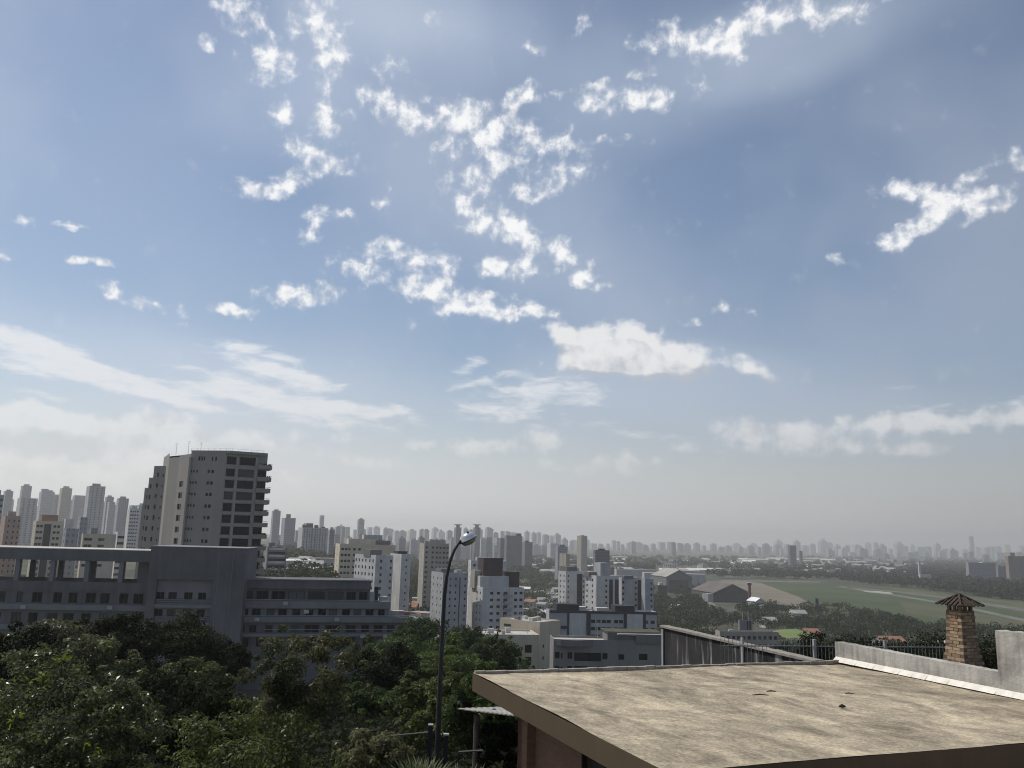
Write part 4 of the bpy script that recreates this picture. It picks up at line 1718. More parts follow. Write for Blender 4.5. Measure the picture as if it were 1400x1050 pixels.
    for py, px0, px1, out in ((820, 333, 534, .65), (841, 334, 564, .65), (860, 365, 564, .85)):
        l = MB()
        a, b = W0 + v * WU(px0) + vn * out, W0 + v * WU(px1) + vn * out
        l.tube([(a.x, a.y, ZW(py)), (b.x, b.y, ZW(py))], [.045, .045], 5)
        l.build('rail', STEEL, root, o0)
    # roof clutter on the terraces
    for px, py, w_, h_, mm in ((513, 822, 1.6, 1.6, WHITE), (517, 822, .7, 2.6, DARK), (527, 822, 1.5, .8, LIGHTROOF), (545, 843, 3.2, .9, LIGHTROOF), (557, 843, 2.0, .7, BRICKR)):
        c = W0 + v * WU(px) - vn * 3.0
        m = MB()
        m.box((c.x, c.y), v, -vn, w_, 1.6, ZW(py) - .3, ZW(py) + h_)
        m.build('roof_box', mm, root, o0)
    m = MB()
    c = W0 + v * WU(421) + vn * .35
    m.box((c.x, c.y), v, -vn, .9, .35, ZW(838.5), ZW(833.5))
    m.build('air_conditioner', WHITE, root, o0)
    for px, py in ((38, 828), (90, 853.5), (155, 827), (355, 844), (392, 822.5), (463, 844), (499, 867), (530, 867)):
        if px < 206:
            c = P0 + u * U(px) + n * .55
            zz = Z(py)
            ee, nn2 = u, n
        else:
            c = W0 + v * WU(px) + vn * .95
            zz = ZW(py)
            ee, nn2 = v, vn
        m = MB()
        m.box((c.x, c.y), ee, -nn2, .85, .35, zz - .6, zz)
        m.build('air_conditioner', PALE, root, o0)


build_complex()


# ------------------------------------------------------------------ the tall taupe tower behind it
def build_tower():
    P = at(309.5, 616, 218.0)
    e = Vector((math.cos(rad(26)), math.sin(rad(26)), 0))
    g = Vector((-e.y, e.x, 0))
    zb = ground_z(P.x, P.y) - 2
    root = empty('apartment_tower', (P.x, P.y, zb))
    tag(root, 'tall taupe apartment tower with dark balcony windows and stepped top terraces', 'apartment tower')
    o0 = root.location
    fh = 2.98
    z0row = zat(P, 651.0)         # sill line of the first full storey
    ztop = P.z
    pr = P + e * along(P, e, 366.5)
    p1 = at(262, 616, 220.0)
    p2 = at(246, 622, 226.0)
    p3 = at(231.5, 628, 230.0)
    back = [pr + g * 17, p3 + (p3 - p2).normalized() * 1 + g * 16]
    for q in (p1, p2, p3):
        q.z = ztop
    Hh = zb

    def F(mb, a, b, ops, z1=None):
        d = b - a
        facade(mb, a, d, Vector((d.x, d.y)).length, Hh, z1 or ztop, ops, .35)
    N = 14
    # balcony face
    ops = []
    for i in range(N):
        zs = z0row - i * fh
        for a, b in ((310.8, 323.5), (328, 349.5), (354.5, 366)):
            ops.append((max(.35, along(P, e, a)), along(P, e, b), zs, zs + 2.05, 'c' if random.random() < .1 else 'd'))
    zp = zat(P, 634.5)
    ops.append((along(P, e, 311.5), along(P, e, 325), zp, zp + 2.1, 'd'))
    ops.append((along(P, e, 329), along(P, e, 352), zp, zp + 2.1, 'd'))
    m = MB()
    F(m, P, pr, ops)
    u1 = (P - p1)
    w1 = Vector((u1.x, u1.y)).length
    u1n = Vector((u1.x, u1.y, 0)).normalized()
    o1 = []
    for i in range(N):
        zs = z0row - i * fh + .75
        for a, b in ((286.5, 289.6), (291.2, 295)):
            s = along(p1, u1n, a), along(p1, u1n, b)
            o1.append((s[0], s[1], zs, zs + .85, 'd'))
        for a in (263.2, 266.8, 270.8):
            s = along(p1, u1n, a)
            if s > .15:
                o1.append((s, s + .5, zs + .1, zs + .8, 'c'))
    for a, b in ((272, 275), (276, 278.6), (279.4, 281.6), (290.5, 292.6), (295, 297.6)):
        s = along(p1, u1n, a), along(p1, u1n, b)
        o1.append((s[0], s[1], zat(P, 630), zat(P, 624.5), 'd'))
    F(m, p1, P, o1)
    u2 = (p1 - p2)
    w2 = Vector((u2.x, u2.y)).length
    F(m, p2, p1, [(w2 * .2, w2 * .55, z0row - i * fh + .2, z0row - i * fh + 1.7, 'd') for i in range(1, N)], ztop - .9)
    u3 = (p2 - p3)
    w3 = Vector((u3.x, u3.y)).length
    F(m, p3, p2, [], ztop - 1.3)
    for a, b in ((pr, back[0]), (back[0], back[1]), (back[1], p3)):
        F(m, a, b, [])
    m.quad(*[(q.x, q.y, ztop - .9) for q in (p3, p2, p1, P, pr, back[0], back[1])])
    m.build('wall', TAUPE, root, o0)
    windows(root, P, e, ops, .35)
    windows(root, p1, u1n, o1, .35)
    windows(root, p2, Vector((u2.x, u2.y, 0)).normalized(), [(w2 * .2, w2 * .55, z0row - i * fh + .2, z0row - i * fh + 1.7, 'd') for i in range(1, N)], .35)
    # proud vertical fin between recess and broad wall
    f = MB()
    nn = Vector((u1n.y, -u1n.x, 0))
    c = p1 + u1n * .35
    f.prism([c - u1n * .35 + nn * .7, c + u1n * .1 + nn * .7, c + u1n * .1 + nn * .003, c - u1n * .35 + nn * .003], zb, ztop - 1.8, True)
    f.build('fin', TAUPE, root, o0)
    # roof cornice over the balcony face
    n = Vector((e.y, -e.x, 0))
    c = MB()
    a, b = P + e * .2 + n * .004, P + e * along(P, e, 362) + n * .004
    c.prism([a + n * .7, b + n * .7, b, a], ztop - .75, ztop - .02, True, True)
    c.build('cornice', TAUPE, root, o0)
    # balconies, one per storey, wrapping the far corner
    ue = along(P, e, 366.5)
    for i in range(-1, N):
        zs = (z0row - i * fh) if i >= 0 else zp
        a = along(P, e, 353.5)
        pts = []
        pl = P + e * a + n * .005
        outl = [(a, .005), (a, .9), (ue + .5, .9), (ue + 1.1, .6), (ue + 1.4, -.1), (ue + 1.4, -5.2), (ue + .02, -5.2), (ue + .02, .005)]
        poly = [P + e * x + n * y for x, y in outl]
        bmb = MB()
        bmb.prism(poly, zs - .80, zs + .28, True, True)
        bo = bmb.build('balcony', TAUPE, root, o0)
        r = MB()
        rail = [P + e * x + n * y for x, y in outl[1:6]]
        r.tube([(p.x, p.y, zs + .62) for p in rail], [.035] * 5, 5)
        r.build('rail', DARK, bo, o0)
        if i < 1 or random.random() < .35:
            r = MB()
            for k in range(26):
                q = P + e * random.uniform(ue - 1.5, ue + .9) + n * random.uniform(.2, .6)
                s = random.uniform(.15, .35)
                zz = zs + .1
                r.tube([(q.x, q.y, zz), (q.x + random.uniform(-.1, .1), q.y, zz + s), (q.x + random.uniform(-.15, .15), q.y, zz + s * 1.8)], [.1, .16, .03], 5)
            r.build('potted_plants', mat('pot_plant_green', (0.03, 0.045, 0.02)), bo, o0)
    # light piers and bands framing the windows
    TL = mat('pale_taupe_trim', (0.36, 0.335, 0.30), (0.29, 0.27, 0.245), .15, streak=.4)
    for pa, pb in ((324.4, 327.2), (350.4, 353.4)):
        l = MB()
        a, b = P + e * along(P, e, pa) + n * .004, P + e * along(P, e, pb) + n * .004
        l.prism([a + n * .22, b + n * .22, b, a], zb, zp + 2.3, True, True)
        l.build('pier', TL, root, o0)
    # light bands at each floor
    for i in range(N):
        zs = z0row - i * fh
        l = MB()
        a, b = P + e * .15 + n * .004, P + e * along(P, e, 353) + n * .004
        l.prism([a + n * .14, b + n * .14, b, a], zs - .75, zs - .25, True, True)
        l.build('floor_band', TL, root, o0)
    # stepped rear terraces to the left
    for k, (xa, xb, yt, d) in enumerate(((211, 233, 637, 238.0), (204, 212.5, 653, 243.0), (198, 205.5, 667, 247.0), (194.2, 199.5, 691, 251.0))):
        b0 = at(xb, yt, d - 2)
        dirn = Vector((math.cos(rad(-18)), math.sin(rad(-18)), 0))
        wl = -along(b0, dirn, xa)
        a0 = b0 - dirn * wl
        oo = []
        for i in range(14):
            zz = b0.z - 3.4 - i * fh
            if zz < zb + 2:
                break
            fr = (.28, .62) if k == 0 else (.35, .75)
            if wl > 2:
                oo.append((wl * fr[0] - .32, wl * fr[0] + .32, zz + .3, zz + 1.5, 'd'))
                if wl > 3.5:
                    oo.append((wl * fr[1] - .2, wl * fr[1] + .2, zz + .4, zz + 1.1, 'd'))
            elif wl > 1.2:
                oo.append((wl * .4, wl * .65, zz + .3, zz + 1.4, 'd'))
        s = MB()
        facade(s, a0, dirn, wl, zb, b0.z, oo, .3)
        gg = Vector((-dirn.y, dirn.x, 0))
        q = [a0, b0, b0 + gg * 9, a0 + gg * 9]
        for i, j in ((1, 2), (2, 3), (3, 0)):
            s.quad((q[i].x, q[i].y, zb), (q[j].x, q[j].y, zb), (q[j].x, q[j].y, b0.z), (q[i].x, q[i].y, b0.z))
        s.quad(*[(p.x, p.y, b0.z - .3) for p in q])
        s.build('stepped_wing', TAUPE, root, o0)
        windows(root, a0, dirn, oo, .3)
    # aerials and roof rail
    for px, h in ((241, 2.2), (257.5, 2.9), (274.5, 2.6)):
        q = at(px, 616, 226)
        t = MB()
        zz = ztop - .8
        t.tube([(q.x, q.y, zz), (q.x, q.y, zz + h + .9)], [.05, .03], 5)
        for s in (.55, .8, 1.0):
            t.tube([(q.x - .45 * s, q.y, zz + .9 + h * s), (q.x + .45 * s, q.y, zz + .9 + h * s)], [.025, .025], 4)
        t.build('aerial', STEEL, root, o0)
    t = MB()
    pts = [p1 + g * .5, P + g * .5, P + e * along(P, e, 361) + g * .5]
    for a, b in zip(pts, pts[1:]):
        k = max(2, int((b - a).length / 1.6))
        for i in range(k + 1):
            q = a.lerp(b, i / k)
            t.tube([(q.x, q.y, ztop - .3), (q.x, q.y, ztop + .65)], [.03, .03], 4)
        t.tube([(a.x, a.y, ztop + .62), (b.x, b.y, ztop + .62)], [.02, .02], 4)
    t.build('roof_rail', STEEL, root, o0)


build_tower()


# ------------------------------------------------------------------ mid-distance buildings
def W(*fr, w=1.3, h=1.2, sill=1.0):
    return [(f, w, h, sill) for f in fr]


def lin(n, a=.08, b=.92):
    return [a + (b - a) * (i + .0) / (n - 1) for i in range(n)]


# striped office block
B = bld('office_block', 'grey office block with white ribbon bands beside the taupe tower', 'office building', 361, 366, 392.5, 748, 430, 14, GREYBL, 3.3, 7,
        left=(), right=[(.5, 8.3, 1.35, .9)], boxes=((.3, .5, 3, 3, 2.2, GREY),))
for i in range(8):
    trim(B, 'floor_band', WHITE, 'r', .08, .92, .35 + i * 3.3, 1.35 + i * 3.3, .18)
# grey towers on the skyline right of the taupe tower
FG = [far_wall('far_wall_grey', (0.27, 0.28, 0.31), (0.10, 0.105, 0.12), 3.2), far_wall('far_wall_pale', (0.38, 0.385, 0.40), (0.16, 0.17, 0.19), 2.7),
      far_wall('far_wall_buff', (0.40, 0.355, 0.29), (0.17, 0.155, 0.14), 3.6), far_wall('far_wall_dark', (0.15, 0.155, 0.175), (0.06, 0.065, 0.075), 2.4),
      far_wall('far_wall_white', (0.52, 0.525, 0.54), (0.20, 0.21, 0.23), 3.0), far_wall('far_wall_rose', (0.36, 0.27, 0.235), (0.16, 0.13, 0.12), 3.4)]
bld('residential_tower', 'slim blue grey tower rising just behind the balconies of the taupe tower', 'tower', 371, 374, 384, 698, 1500, 20, FG[0], boxes=((.5, .5, 7, 7, 2.5, GREY),), each=False)
bld('residential_tower', 'slim grey tower with a square lift box, second beyond the taupe tower', 'tower', 384, 390, 404.5, 708, 1300, 25, FG[0], boxes=((.45, .5, 6, 6, 6, GREY),), each=False)
B = bld('residential_tower', 'broad grey tower with brown crown of stepped gables and vertical stripes', 'tower', 408, 414, 449, 721, 1050, 18, PALE, 3.0, 16,
        right=[(f, .9, 1.9, .6) for f in lin(9, .08, .9)], left=W(.5, w=1.0), each=False, boxes=((.35, .5, 8, 8, 5.5, BROWN), (.14, .5, 4, 8, 3.5, BROWN), (.62, .5, 4, 8, 3.5, BROWN), (.9, .5, 4, 8, 1.8, BROWN)))
for f in (.2, .36, .52, .68):
    trim(B, 'pilaster', GREY, 'r', f - .012, f + .012, 1, 45, .3)
# cream block and white blocks behind the right wing
B = bld('apartment_block', 'cream apartment block with terraced penthouse behind the white block', 'apartment building', 459, 465, 541, 743.5, 440, 16, CREAM, 3.0, 12,
        left=W(.5, w=1.2), right=W(.05, .11, .17, .26, .35, w=1.3), boxes=((.45, .5, 16, 8, 2.8, CREAM), (.62, .5, 10, 6, 5.0, PALE), (.8, .5, 8, 8, 2.2, GREY)))
B = bld('apartment_block', 'white apartment block with rows of dark square windows', 'apartment building', 483, 514, 538, 759, 385, 38, WHITE, 3.0, 10,
        left=[(f, 1.15, 1.35, .9) for f in (.07, .22, .39, .54, .73, .88)], right=[(.32, 1.1, 1.3, .9), (.88, 1.0, 1.1, 1.0)], boxes=((.3, .4, 6, 6, 2.2, GREY), (.7, .7, 4, 5, 1.4, PALE)))
bld('apartment_block', 'plain white slab block with few small windows beside the dark windowed block', 'apartment building', 534, 549, 562, 757.5, 400, 30, WHITE, 3.0, 12,
    left=W(.12, w=.7, h=.8), right=W(.55, w=.8, h=.8), boxes=((.6, .6, 5, 5, 1.2, DARK),))
# tan tower by the lamp
bld('residential_tower', 'beige tower with many small square windows to the side of the street lamp', 'apartment tower', 574, 580.5, 614, 742.5, 520, 10, BEIGE, 2.95, 19,
    left=W(.5, w=1.2, h=1.1), right=[(f, 1.25, 1.15, 1.0) for f in (.1, .35, .52, .66, .81, .95)], boxes=((.62, .5, 10, 7, 2.3, BEIGE), (.2, .5, 3, 3, 1.2, BEIGE)))
# pale tower behind the lamp pole
B = bld('residential_tower', 'pale grey tower directly behind the street lamp pole', 'apartment tower', 590, 606, 640, 783, 375, 28, PALE, 2.9, 14,
        left=W(.2, .55, .85, w=.75, h=1.0), right=W(.12, .3, .52, .9, w=.8, h=.95), boxes=((.3, .5, 6, 6, 1.7, GREY), (.8, .4, 3, 3, 1.0, PALE)))
trim(B, 'dark_joint', DARK, 'r', .66, .70, 2, 34, .05)
# white block with brown penthouses
bld('residential_tower', 'white tower with dark window column behind the brown topped block', 'apartment tower', 640.5, 644, 693, 766, 440, 10, WHITE, 2.95, 16,
    left=W(.5, w=1.2, h=1.3), right=[(f, 1.2, 1.3, 1.0) for f in (.10, .22, .34, .46, .58)], boxes=((.5, .5, 12, 6, 1.5, PALE),))
B = bld('apartment_block', 'white apartment block with dark brown penthouse boxes on its roof', 'apartment building', 641, 660, 716.5, 803, 378, 24, WHITE, 2.9, 9,
        left=W(.62, .85, w=1.1, h=1.1), right=[(.22, 1.5, 1.15, 1.0), (.38, 1.5, 1.15, 1.0), (.80, 1.5, 1.15, 1.0), (.93, 1.5, 1.15, 1.0), (.55, 1.9, 1.9, .3)],
        boxes=((.36, .5, 14, 9, 4.6, WHITE), (.36, .55, 9.5, 6.5, 12.6, BROWN, 4.6), (.86, .5, 5.2, 7, 6.6, BROWN), (.07, .62, 4.5, 5, 7.0, BEIGE), (.22, .6, 5, 5, 5.6, DARK, 4.6)))
for i in range(8):
    trim(B, 'balcony', PALE, 'r', .52, .70, 1.2 + i * 2.9 + 1.9, 1.2 + i * 2.9 + 2.9, .9)
for f in (.25, .36, .47):
    q = B['P'] + B['e'] * B['wr'] * f + B['g'] * B['wl'] * .5
    t = MB()
    t.tube([(q.x, q.y, B['ztop'] + 12.5), (q.x, q.y, B['ztop'] + 15.2)], [.12, .05], 5)
    t.build('aerial', STEEL, B['roof'], B['root'].location)
# dark towers and small landmarks further out
bld('office_tower', 'dark slate office tower with a taller service shaft at one end', 'tower', 690, 693, 714, 732, 1500, 12, FG[3], boxes=((.83, .5, 8, 12, 4.2, DARK),), each=False)
bld('office_tower', 'narrow dark slate tower standing beside the wider slate office tower', 'tower', 682.5, 684.5, 691, 736, 1600, 12, FG[3], each=False)
bld('residential_tower', 'dark grey tower with irregular top past the slate office tower', 'tower', 714, 718, 728, 741, 1550, 15, FG[3], boxes=((.4, .5, 6, 6, 2.5, DARK),), each=False)
bld('residential_tower', 'tan slab tower standing alone above the low city', 'tower', 789, 795, 803, 732.5, 1450, 40, FG[2], boxes=((.5, .5, 5, 5, 1.2, BEIGE),), each=False)
bld('residential_block', 'stepped beige and grey block next to the tan slab tower', 'building', 759, 763, 776, 747, 1150, 20, FG[0], boxes=((.5, .5, 7, 7, 2.5, GREY),), each=False)
bld('residential_block', 'low cream block with sunlit end at the foot of the tan slab tower', 'building', 763, 774, 779, 757, 1080, 30, FG[2], each=False)
bld('office_block', 'square dark grey block behind the pale twin blocks', 'building', 811, 814, 833.5, 752, 900, 10, FG[3], boxes=((.5, .5, 6, 6, 1.6, DARK),), each=False)
# pale twin blocks
B = bld('apartment_block', 'pale block with a dark balcony recess, end of the twin row', 'apartment building', 763.5, 774, 801, 781, 475, 34, WHITE, 2.9, 11,
        left=W(.3, .75, w=.9, h=1.1), right=W(.12, .9, w=.9, h=1.1), boxes=((.3, .5, 7, 7, 2.6, GREY), (.6, .5, 4, 4, 1.6, PALE)))
trim(B, 'balcony_shade_strip', DARK, 'r', .55, .82, 1.5, 34, .12)  # flat charcoal strip paints the shade of the balcony recess
B = bld('apartment_block', 'pale block with a tall lift core and blue glass strips in the twin row', 'apartment building', 800.5, 815.5, 849, 787, 455, 30, WHITE, 2.9, 11,
        left=W(.15, .65, w=1.2, h=1.2), right=W(.4, w=1.2, h=1.2), boxes=((.45, .5, 6.5, 6, 6.6, PALE), (.1, .8, 5, 5, 1.6, GREY)))
for a, b in ((.52, .66), (.75, .92)):
    trim(B, 'glass_strip', GLASSB, 'r', a, b, 2, 31, .1)
B = bld('apartment_block', 'pale blue grey block with notched dark balconies, last of the twin row', 'apartment building', 846, 850, 881, 789.5, 450, 12, PALE, 2.9, 11,
        right=W(.07, .62, w=1.1, h=1.2), boxes=((.3, .5, 5, 5, 1.0, GREY),))
trim(B, 'balcony_shade_strip', DARK, 'r', .70, .985, 1.2, 31, .1)  # charcoal strip in place of shaded balconies, no real recess
B = bld('apartment_block', 'narrow pale block end standing next to the notched dark balconies', 'apartment building', 877, 882, 893.5, 791, 445, 25, PALE, 2.9, 11,
        right=W(.75, w=1.2, h=1.2), boxes=())
# black trimmed low block
B = bld('apartment_block', 'low white apartment block with black strips and black roof trim', 'apartment building', 747, 751, 898, 834, 345, 6, mat('lilac_white_plaster', (0.46, 0.45, 0.47), (0.37, 0.36, 0.38), .12, streak=.5), 2.9, 5,
        right=[(.045, 1.7, 1.3, -1.2), (.085, 1.7, 1.3, -1.2)] + [(f, 1.7, 1.3, .2) for f in (.405, .455, .505, .55, .62, .665, .90, .96)], topoff=2.0, boxes=((.17, .5, 9, 8, 2.4, DARK), (.70, .5, 8, 8, 2.2, DARK), (.3, .4, 4, 5, 1.4, LIGHTROOF), (.5, .4, 5, 5, 1.1, LIGHTROOF)))
trim(B, 'roof_trim', DARK, 'r', 0, 1, .0, 1.0, .35)
for a, b in ((.165, .182), (.345, .382), (.69, .715), (.87, .895)):
    trim(B, 'black_strip', DARK, 'r', a, b, 1.0, 16, .22)
for a, b in ((.185, .335), (.72, .865)):
    trim(B, 'blank_panel', WHITE, 'r', a, b, 1.0, 16, .5)
for f in (.11, .135):
    trim(B, 'balcony', DARK, 'r', f, f + .025, 6, 7.1, .6)
# cream low building
B = bld('apartment_block', 'cream low block with flat sunlit roof beside the round green tree', 'apartment building', 684, 738, 766, 850.5, 235, 50, CREAM, 3.1, 6,
        left=[(.12, 1.1, 1.3, 1.2), (.55, .5, .8, 1.2)], right=[(.2, .7, .9, 1.2), (.72, 1.9, 1.4, 1.0)], topoff=5.0, par=.35, roof=LIGHTROOF, boxes=())
trim(B, 'stained_strip', mat('dark_stain_strip', (0.12, 0.10, 0.10)), 'l', .72, .80, 6.0, 18, .06)
trim(B, 'vent_slot', DARK, 'l', .10, .28, 1.4, 2.0, .05)
B2 = bld('apartment_wing', 'lower cream wing in front of the cream block, partly behind the tree', 'building', 645, 652, 737, 867, 222, 8, CREAM, 3.0, 5,
         left=W(.5, w=1.2), right=[(.55, 2.2, 2.0, .3), (.83, 1.8, 2.0, .3)], topoff=1.8, roof=LIGHTROOF, par=.4)
# grey curved building
B = bld('apartment_block', 'low grey block with a curved corner and roof penthouse', 'apartment building', 752, 757, 906, 873.5, 200, 0, mat('stained_grey_render', (0.27, 0.262, 0.25), (0.19, 0.185, 0.178), .2, streak=.5), 3.0, 5,
        right=[(.035, 1.1, 1.4, .9), (.075, .4, 1.2, .9), (.15, 1.1, 1.4, .9), (.245, 2.8, 1.9, .4), (.365, 3.6, 1.9, .4), (.47, 1.2, 1.4, .9), (.62, 1.4, 1.2, .9), (.82, 2.0, 1.4, .9)], topoff=2.2, par=.5, roof=LIGHTROOF,
        boxes=((.74, .5, 12.5, 7, 1.7, GREY), (.87, .45, 6, 8, 1.45, GREY)))
cv = MB()
Pc, e_, g_ = B['P'], B['e'], B['g']
n_ = Vector((e_.y, -e_.x, 0))
arc = [Pc + e_ * (B['wr'] * .36) * (k / 12) + n_ * (1.9 * math.sin(math.pi * min(1, k / 12))) for k in range(1, 12)]
a_, b_ = Pc + e_ * .3 + n_ * .005, Pc + e_ * (B['wr'] * .36) + n_ * .005
cv.prism([a_] + arc[1:] + [b_, a_ + e_ * .2 - n_ * .0], B['ztop'] - 1.4, B['ztop'] + .02, True, True)
cv.build('curved_parapet', GREY, B['root'], B['root'].location)
ev = MB()
q = Pc + e_ * (B['wr'] * .80) + g_ * (B['wl'] * .3)
ev.box((q.x, q.y), e_, g_, 11.0, 5.5, B['ztop'] + 1.2, B['ztop'] + 1.5)
ev.build('eave_slab', WHITE, B['roof'], B['root'].location)
mo = MB()
q = Pc + e_ * (B['wr'] * .74) + g_ * (B['wl'] * .55)
mo.box((q.x, q.y), e_, g_, 13.2, 7.4, B['ztop'] + 1.72, B['ztop'] + 1.85)
mo.build('mossy_roof', mat('mossy_roof', (0.09, 0.085, 0.05), (0.05, 0.05, 0.03), .4), B['roof'], B['root'].location)
# block below the fence with water tower
B = bld('school_block', 'beige two storey block with square windows seen through the picket fence', 'building', 978, 984, 1064, 863, 330, 10, BEIGE, 3.0, 4,
        right=[(f, 1.3, 1.3, .9) for f in lin(11, .05, .95)], left=W(.5, w=1.2), topoff=.9, boxes=())
B = bld('water_tower', 'square grey concrete water tower with dark slots above the beige block', 'water tower', 1009, 1011, 1028.5, 848, 350, 12, GREYBL, 3, 3, right=(), boxes=((.3, .5, .25, .25, 3.2, STEEL), (.75, .5, .25, .25, 3.4, STEEL)))
for f in (.62, .82):
    trim(B, 'slot', DARK, 'r', f - .06, f + .05, .2, 9, .05)
# right edge blocks in the haze
bld('residential_tower', 'rose grey tower with pale end wall rising over the wood', 'tower', 1374, 1378, 1412, 760, 1500, 16, FG[5], boxes=((.15, .5, 10, 10, 6, BEIGE),), each=False)
bld('residential_block', 'long grey green slab block with white end over the wood', 'building', 1320, 1324, 1361, 769, 1600, 10, FG[0], boxes=((.6, .5, 9, 9, 1.5, WHITE),), each=False)
bld('residential_block', 'low grey slab block between the green slab and the rose tower', 'building', 1361, 1364, 1376, 773.5, 1620, 10, FG[0], each=False)
bld('residential_tower', 'thin white tower standing alone in the dark wood', 'tower', 1254.6, 1256, 1258.6, 768, 1600, 20, WHITE, each=False)
bld('warehouse', 'long low white shed roof in the wood below the thin white tower', 'warehouse', 1256, 1258, 1273, 785, 1450, 10, WHITE, each=False, roof=WHITE, par=.2)
bld('residential_tower', 'dark slab tower rising from the haze above the airfield', 'tower', 1077, 1080, 1088.5, 745.5, 2300, 15, FG[3], boxes=(), each=False)
bld('residential_tower', 'small dark tower next to the slab tower above the airfield', 'tower', 1092, 1094, 1097, 753, 2400, 15, FG[3], each=False)


# ------------------------------------------------------------------ hangars and airfield buildings
def hangar(label, xl, xr, yeave, yridge, d, yaw, depth, wallm, roofm, group=None):
    P = at(xl, yeave, d)
    e = Vector((math.cos(rad(yaw)), math.sin(rad(yaw)), 0))
    g = Vector((-e.y, e.x, 0))
    w = along(P, e, xr)
    M_ = P + e * w / 2
    zr = zat(M_, yridge)
    ze = P.z
    zb = min(ground_z(P.x, P.y), ze - 3) - .5
    root = empty('hangar', (M_.x + g.x * depth / 2, M_.y + g.y * depth / 2, zb))
    tag(root, label, 'hangar', group)
    b = MB()
    A, Bq = P, P + e * w
    b.quad((A.x, A.y, zb), (Bq.x, Bq.y, zb), (Bq.x, Bq.y, ze), (M_.x, M_.y, zr), (A.x, A.y, ze))
    A2, B2_, M2 = A + g * depth, Bq + g * depth, M_ + g * depth
    b.quad((B2_.x, B2_.y, zb), (A2.x, A2.y, zb), (A2.x, A2.y, ze), (M2.x, M2.y, zr), (B2_.x, B2_.y, ze))
    b.quad((A2.x, A2.y, zb), (A.x, A.y, zb), (A.x, A.y, ze), (A2.x, A2.y, ze))
    b.quad((Bq.x, Bq.y, zb), (B2_.x, B2_.y, zb), (B2_.x, B2_.y, ze), (Bq.x, Bq.y, ze))
    b.build('wall', wallm, root, root.location)
    r = MB()
    ov = .6
    for s, (q, q2) in enumerate(((A, A2), (Bq, B2_))):
        o = e * (-ov if s == 0 else ov)
        f0, f1 = q + o - g * ov, q2 + o + g * ov
        r0, r1 = M_ - g * ov, M2 + g * ov
        dz = .15
        pts = [(f0.x, f0.y, ze + dz - .1), (r0.x, r0.y, zr + dz), (r1.x, r1.y, zr + dz), (f1.x, f1.y, ze + dz - .1)]
        r.quad(*(pts if s else pts[::-1]))
    ro = r.build('roof', roofm, root, root.location)
    so = ro.modifiers.new('thickness', 'SOLIDIFY')
    so.thickness = .25
    dr = MB()
    n = Vector((e.y, -e.x, 0))
    for k in range(4):
        a, b2 = P + e * (w * (.12 + .19 * k)) + n * .05, P + e * (w * (.29 + .19 * k)) + n * .05
        dr.prism([a + n * (.08 if k % 2 else .2), b2 + n * (.08 if k % 2 else .2), b2 - n * .03, a - n * .03], zb, zb + (ze - zb) * .82, True)
    dr.build('sliding_doors', mat('hangar_door', (0.10, 0.095, 0.09), (0.07, 0.068, 0.065), .2), root, root.location)
    return root


HB = mat('brown_hangar_wall', (0.10, 0.085, 0.075), (0.075, 0.064, 0.057), .1)
HR = mat('rusty_roof', (0.135, 0.115, 0.10), (0.10, 0.085, 0.075), .06)
HP = mat('pale_sheet_roof', (0.36, 0.34, 0.30), (0.27, 0.255, 0.225), .05)
hangar('brown hangar with low rusty gable roof at the airfield edge', 976, 1027, 811, 799, 905, 10, 60, HB, HR)
hangar('grey hangar with pale gable roof among trees short of the airfield', 911, 946, 789, 779.5, 1050, 12, 50, GREY, HP)
hangar('small white roofed shed beside the brown hangar', 1033, 1046, 823, 818, 840, 14, 16, PALE, mat('white_sheet', (.8, .8, .8), (.65, .65, .65), .1))
hangar('low shed with green grey roof behind the small white shed', 1046, 1080, 829.5, 826.5, 820, 6, 14, GREY, GREYROOF)
for i, (xl, xr, yt, d, lab) in enumerate(((840, 962, 778, 1250, 'very long warehouse with pale roof stretching behind the twin blocks'), (878, 965, 783, 1180, 'second long pale roofed warehouse in front of the longest one'))):
    bld('warehouse', lab, 'warehouse', xl, xl + 3, xr, yt, d, -6 if i else 4, PALE, each=False, roof=HP, par=.1)
bld('workshop', 'small brown building with thin white roof edge among the trees', 'building', 896, 899, 912, 800, 880, 12, HB, each=False, roof=WHITE, par=.1, boxes=((.4, .4, 4, 4, 2.5, WHITE),))
B = bld('annex', 'whitish lean-to annex with a bright end against the brown hangar', 'building', 960, 968, 977, 812, 900, 40, PALE, each=False, roof=HP, par=.1)
# small control tower with red and white cab
q = at(1024.5, 797, 900)
zb = ground_z(q.x, q.y) - .5
root = empty('control_tower', (q.x, q.y, zb))
tag(root, 'small red and white control tower behind the brown hangar', 'control tower')
t = MB()
t.box((q.x, q.y), (1, 0), (0, 1), 2.4, 2.4, zb, q.z - 2.2)
t.build('shaft', mat('red_paint', (0.17, 0.07, 0.058), (0.13, 0.06, 0.05), .3), root, root.location)
t = MB()
t.box((q.x, q.y), (1, 0), (0, 1), 3.6, 3.6, q.z - 2.2, q.z)
t.build('cab', mat('cab_dark', (0.06, 0.05, 0.05)), root, root.location)
t = MB()
t.box((q.x, q.y), (1, 0), (0, 1), 4.0, 4.0, q.z, q.z + .3)
t.build('roof', WHITE, root, root.location)

# ------------------------------------------------------------------ the hazy skyline
TONE = ['grey', 'pale grey', 'buff', 'dark grey', 'white', 'rose']


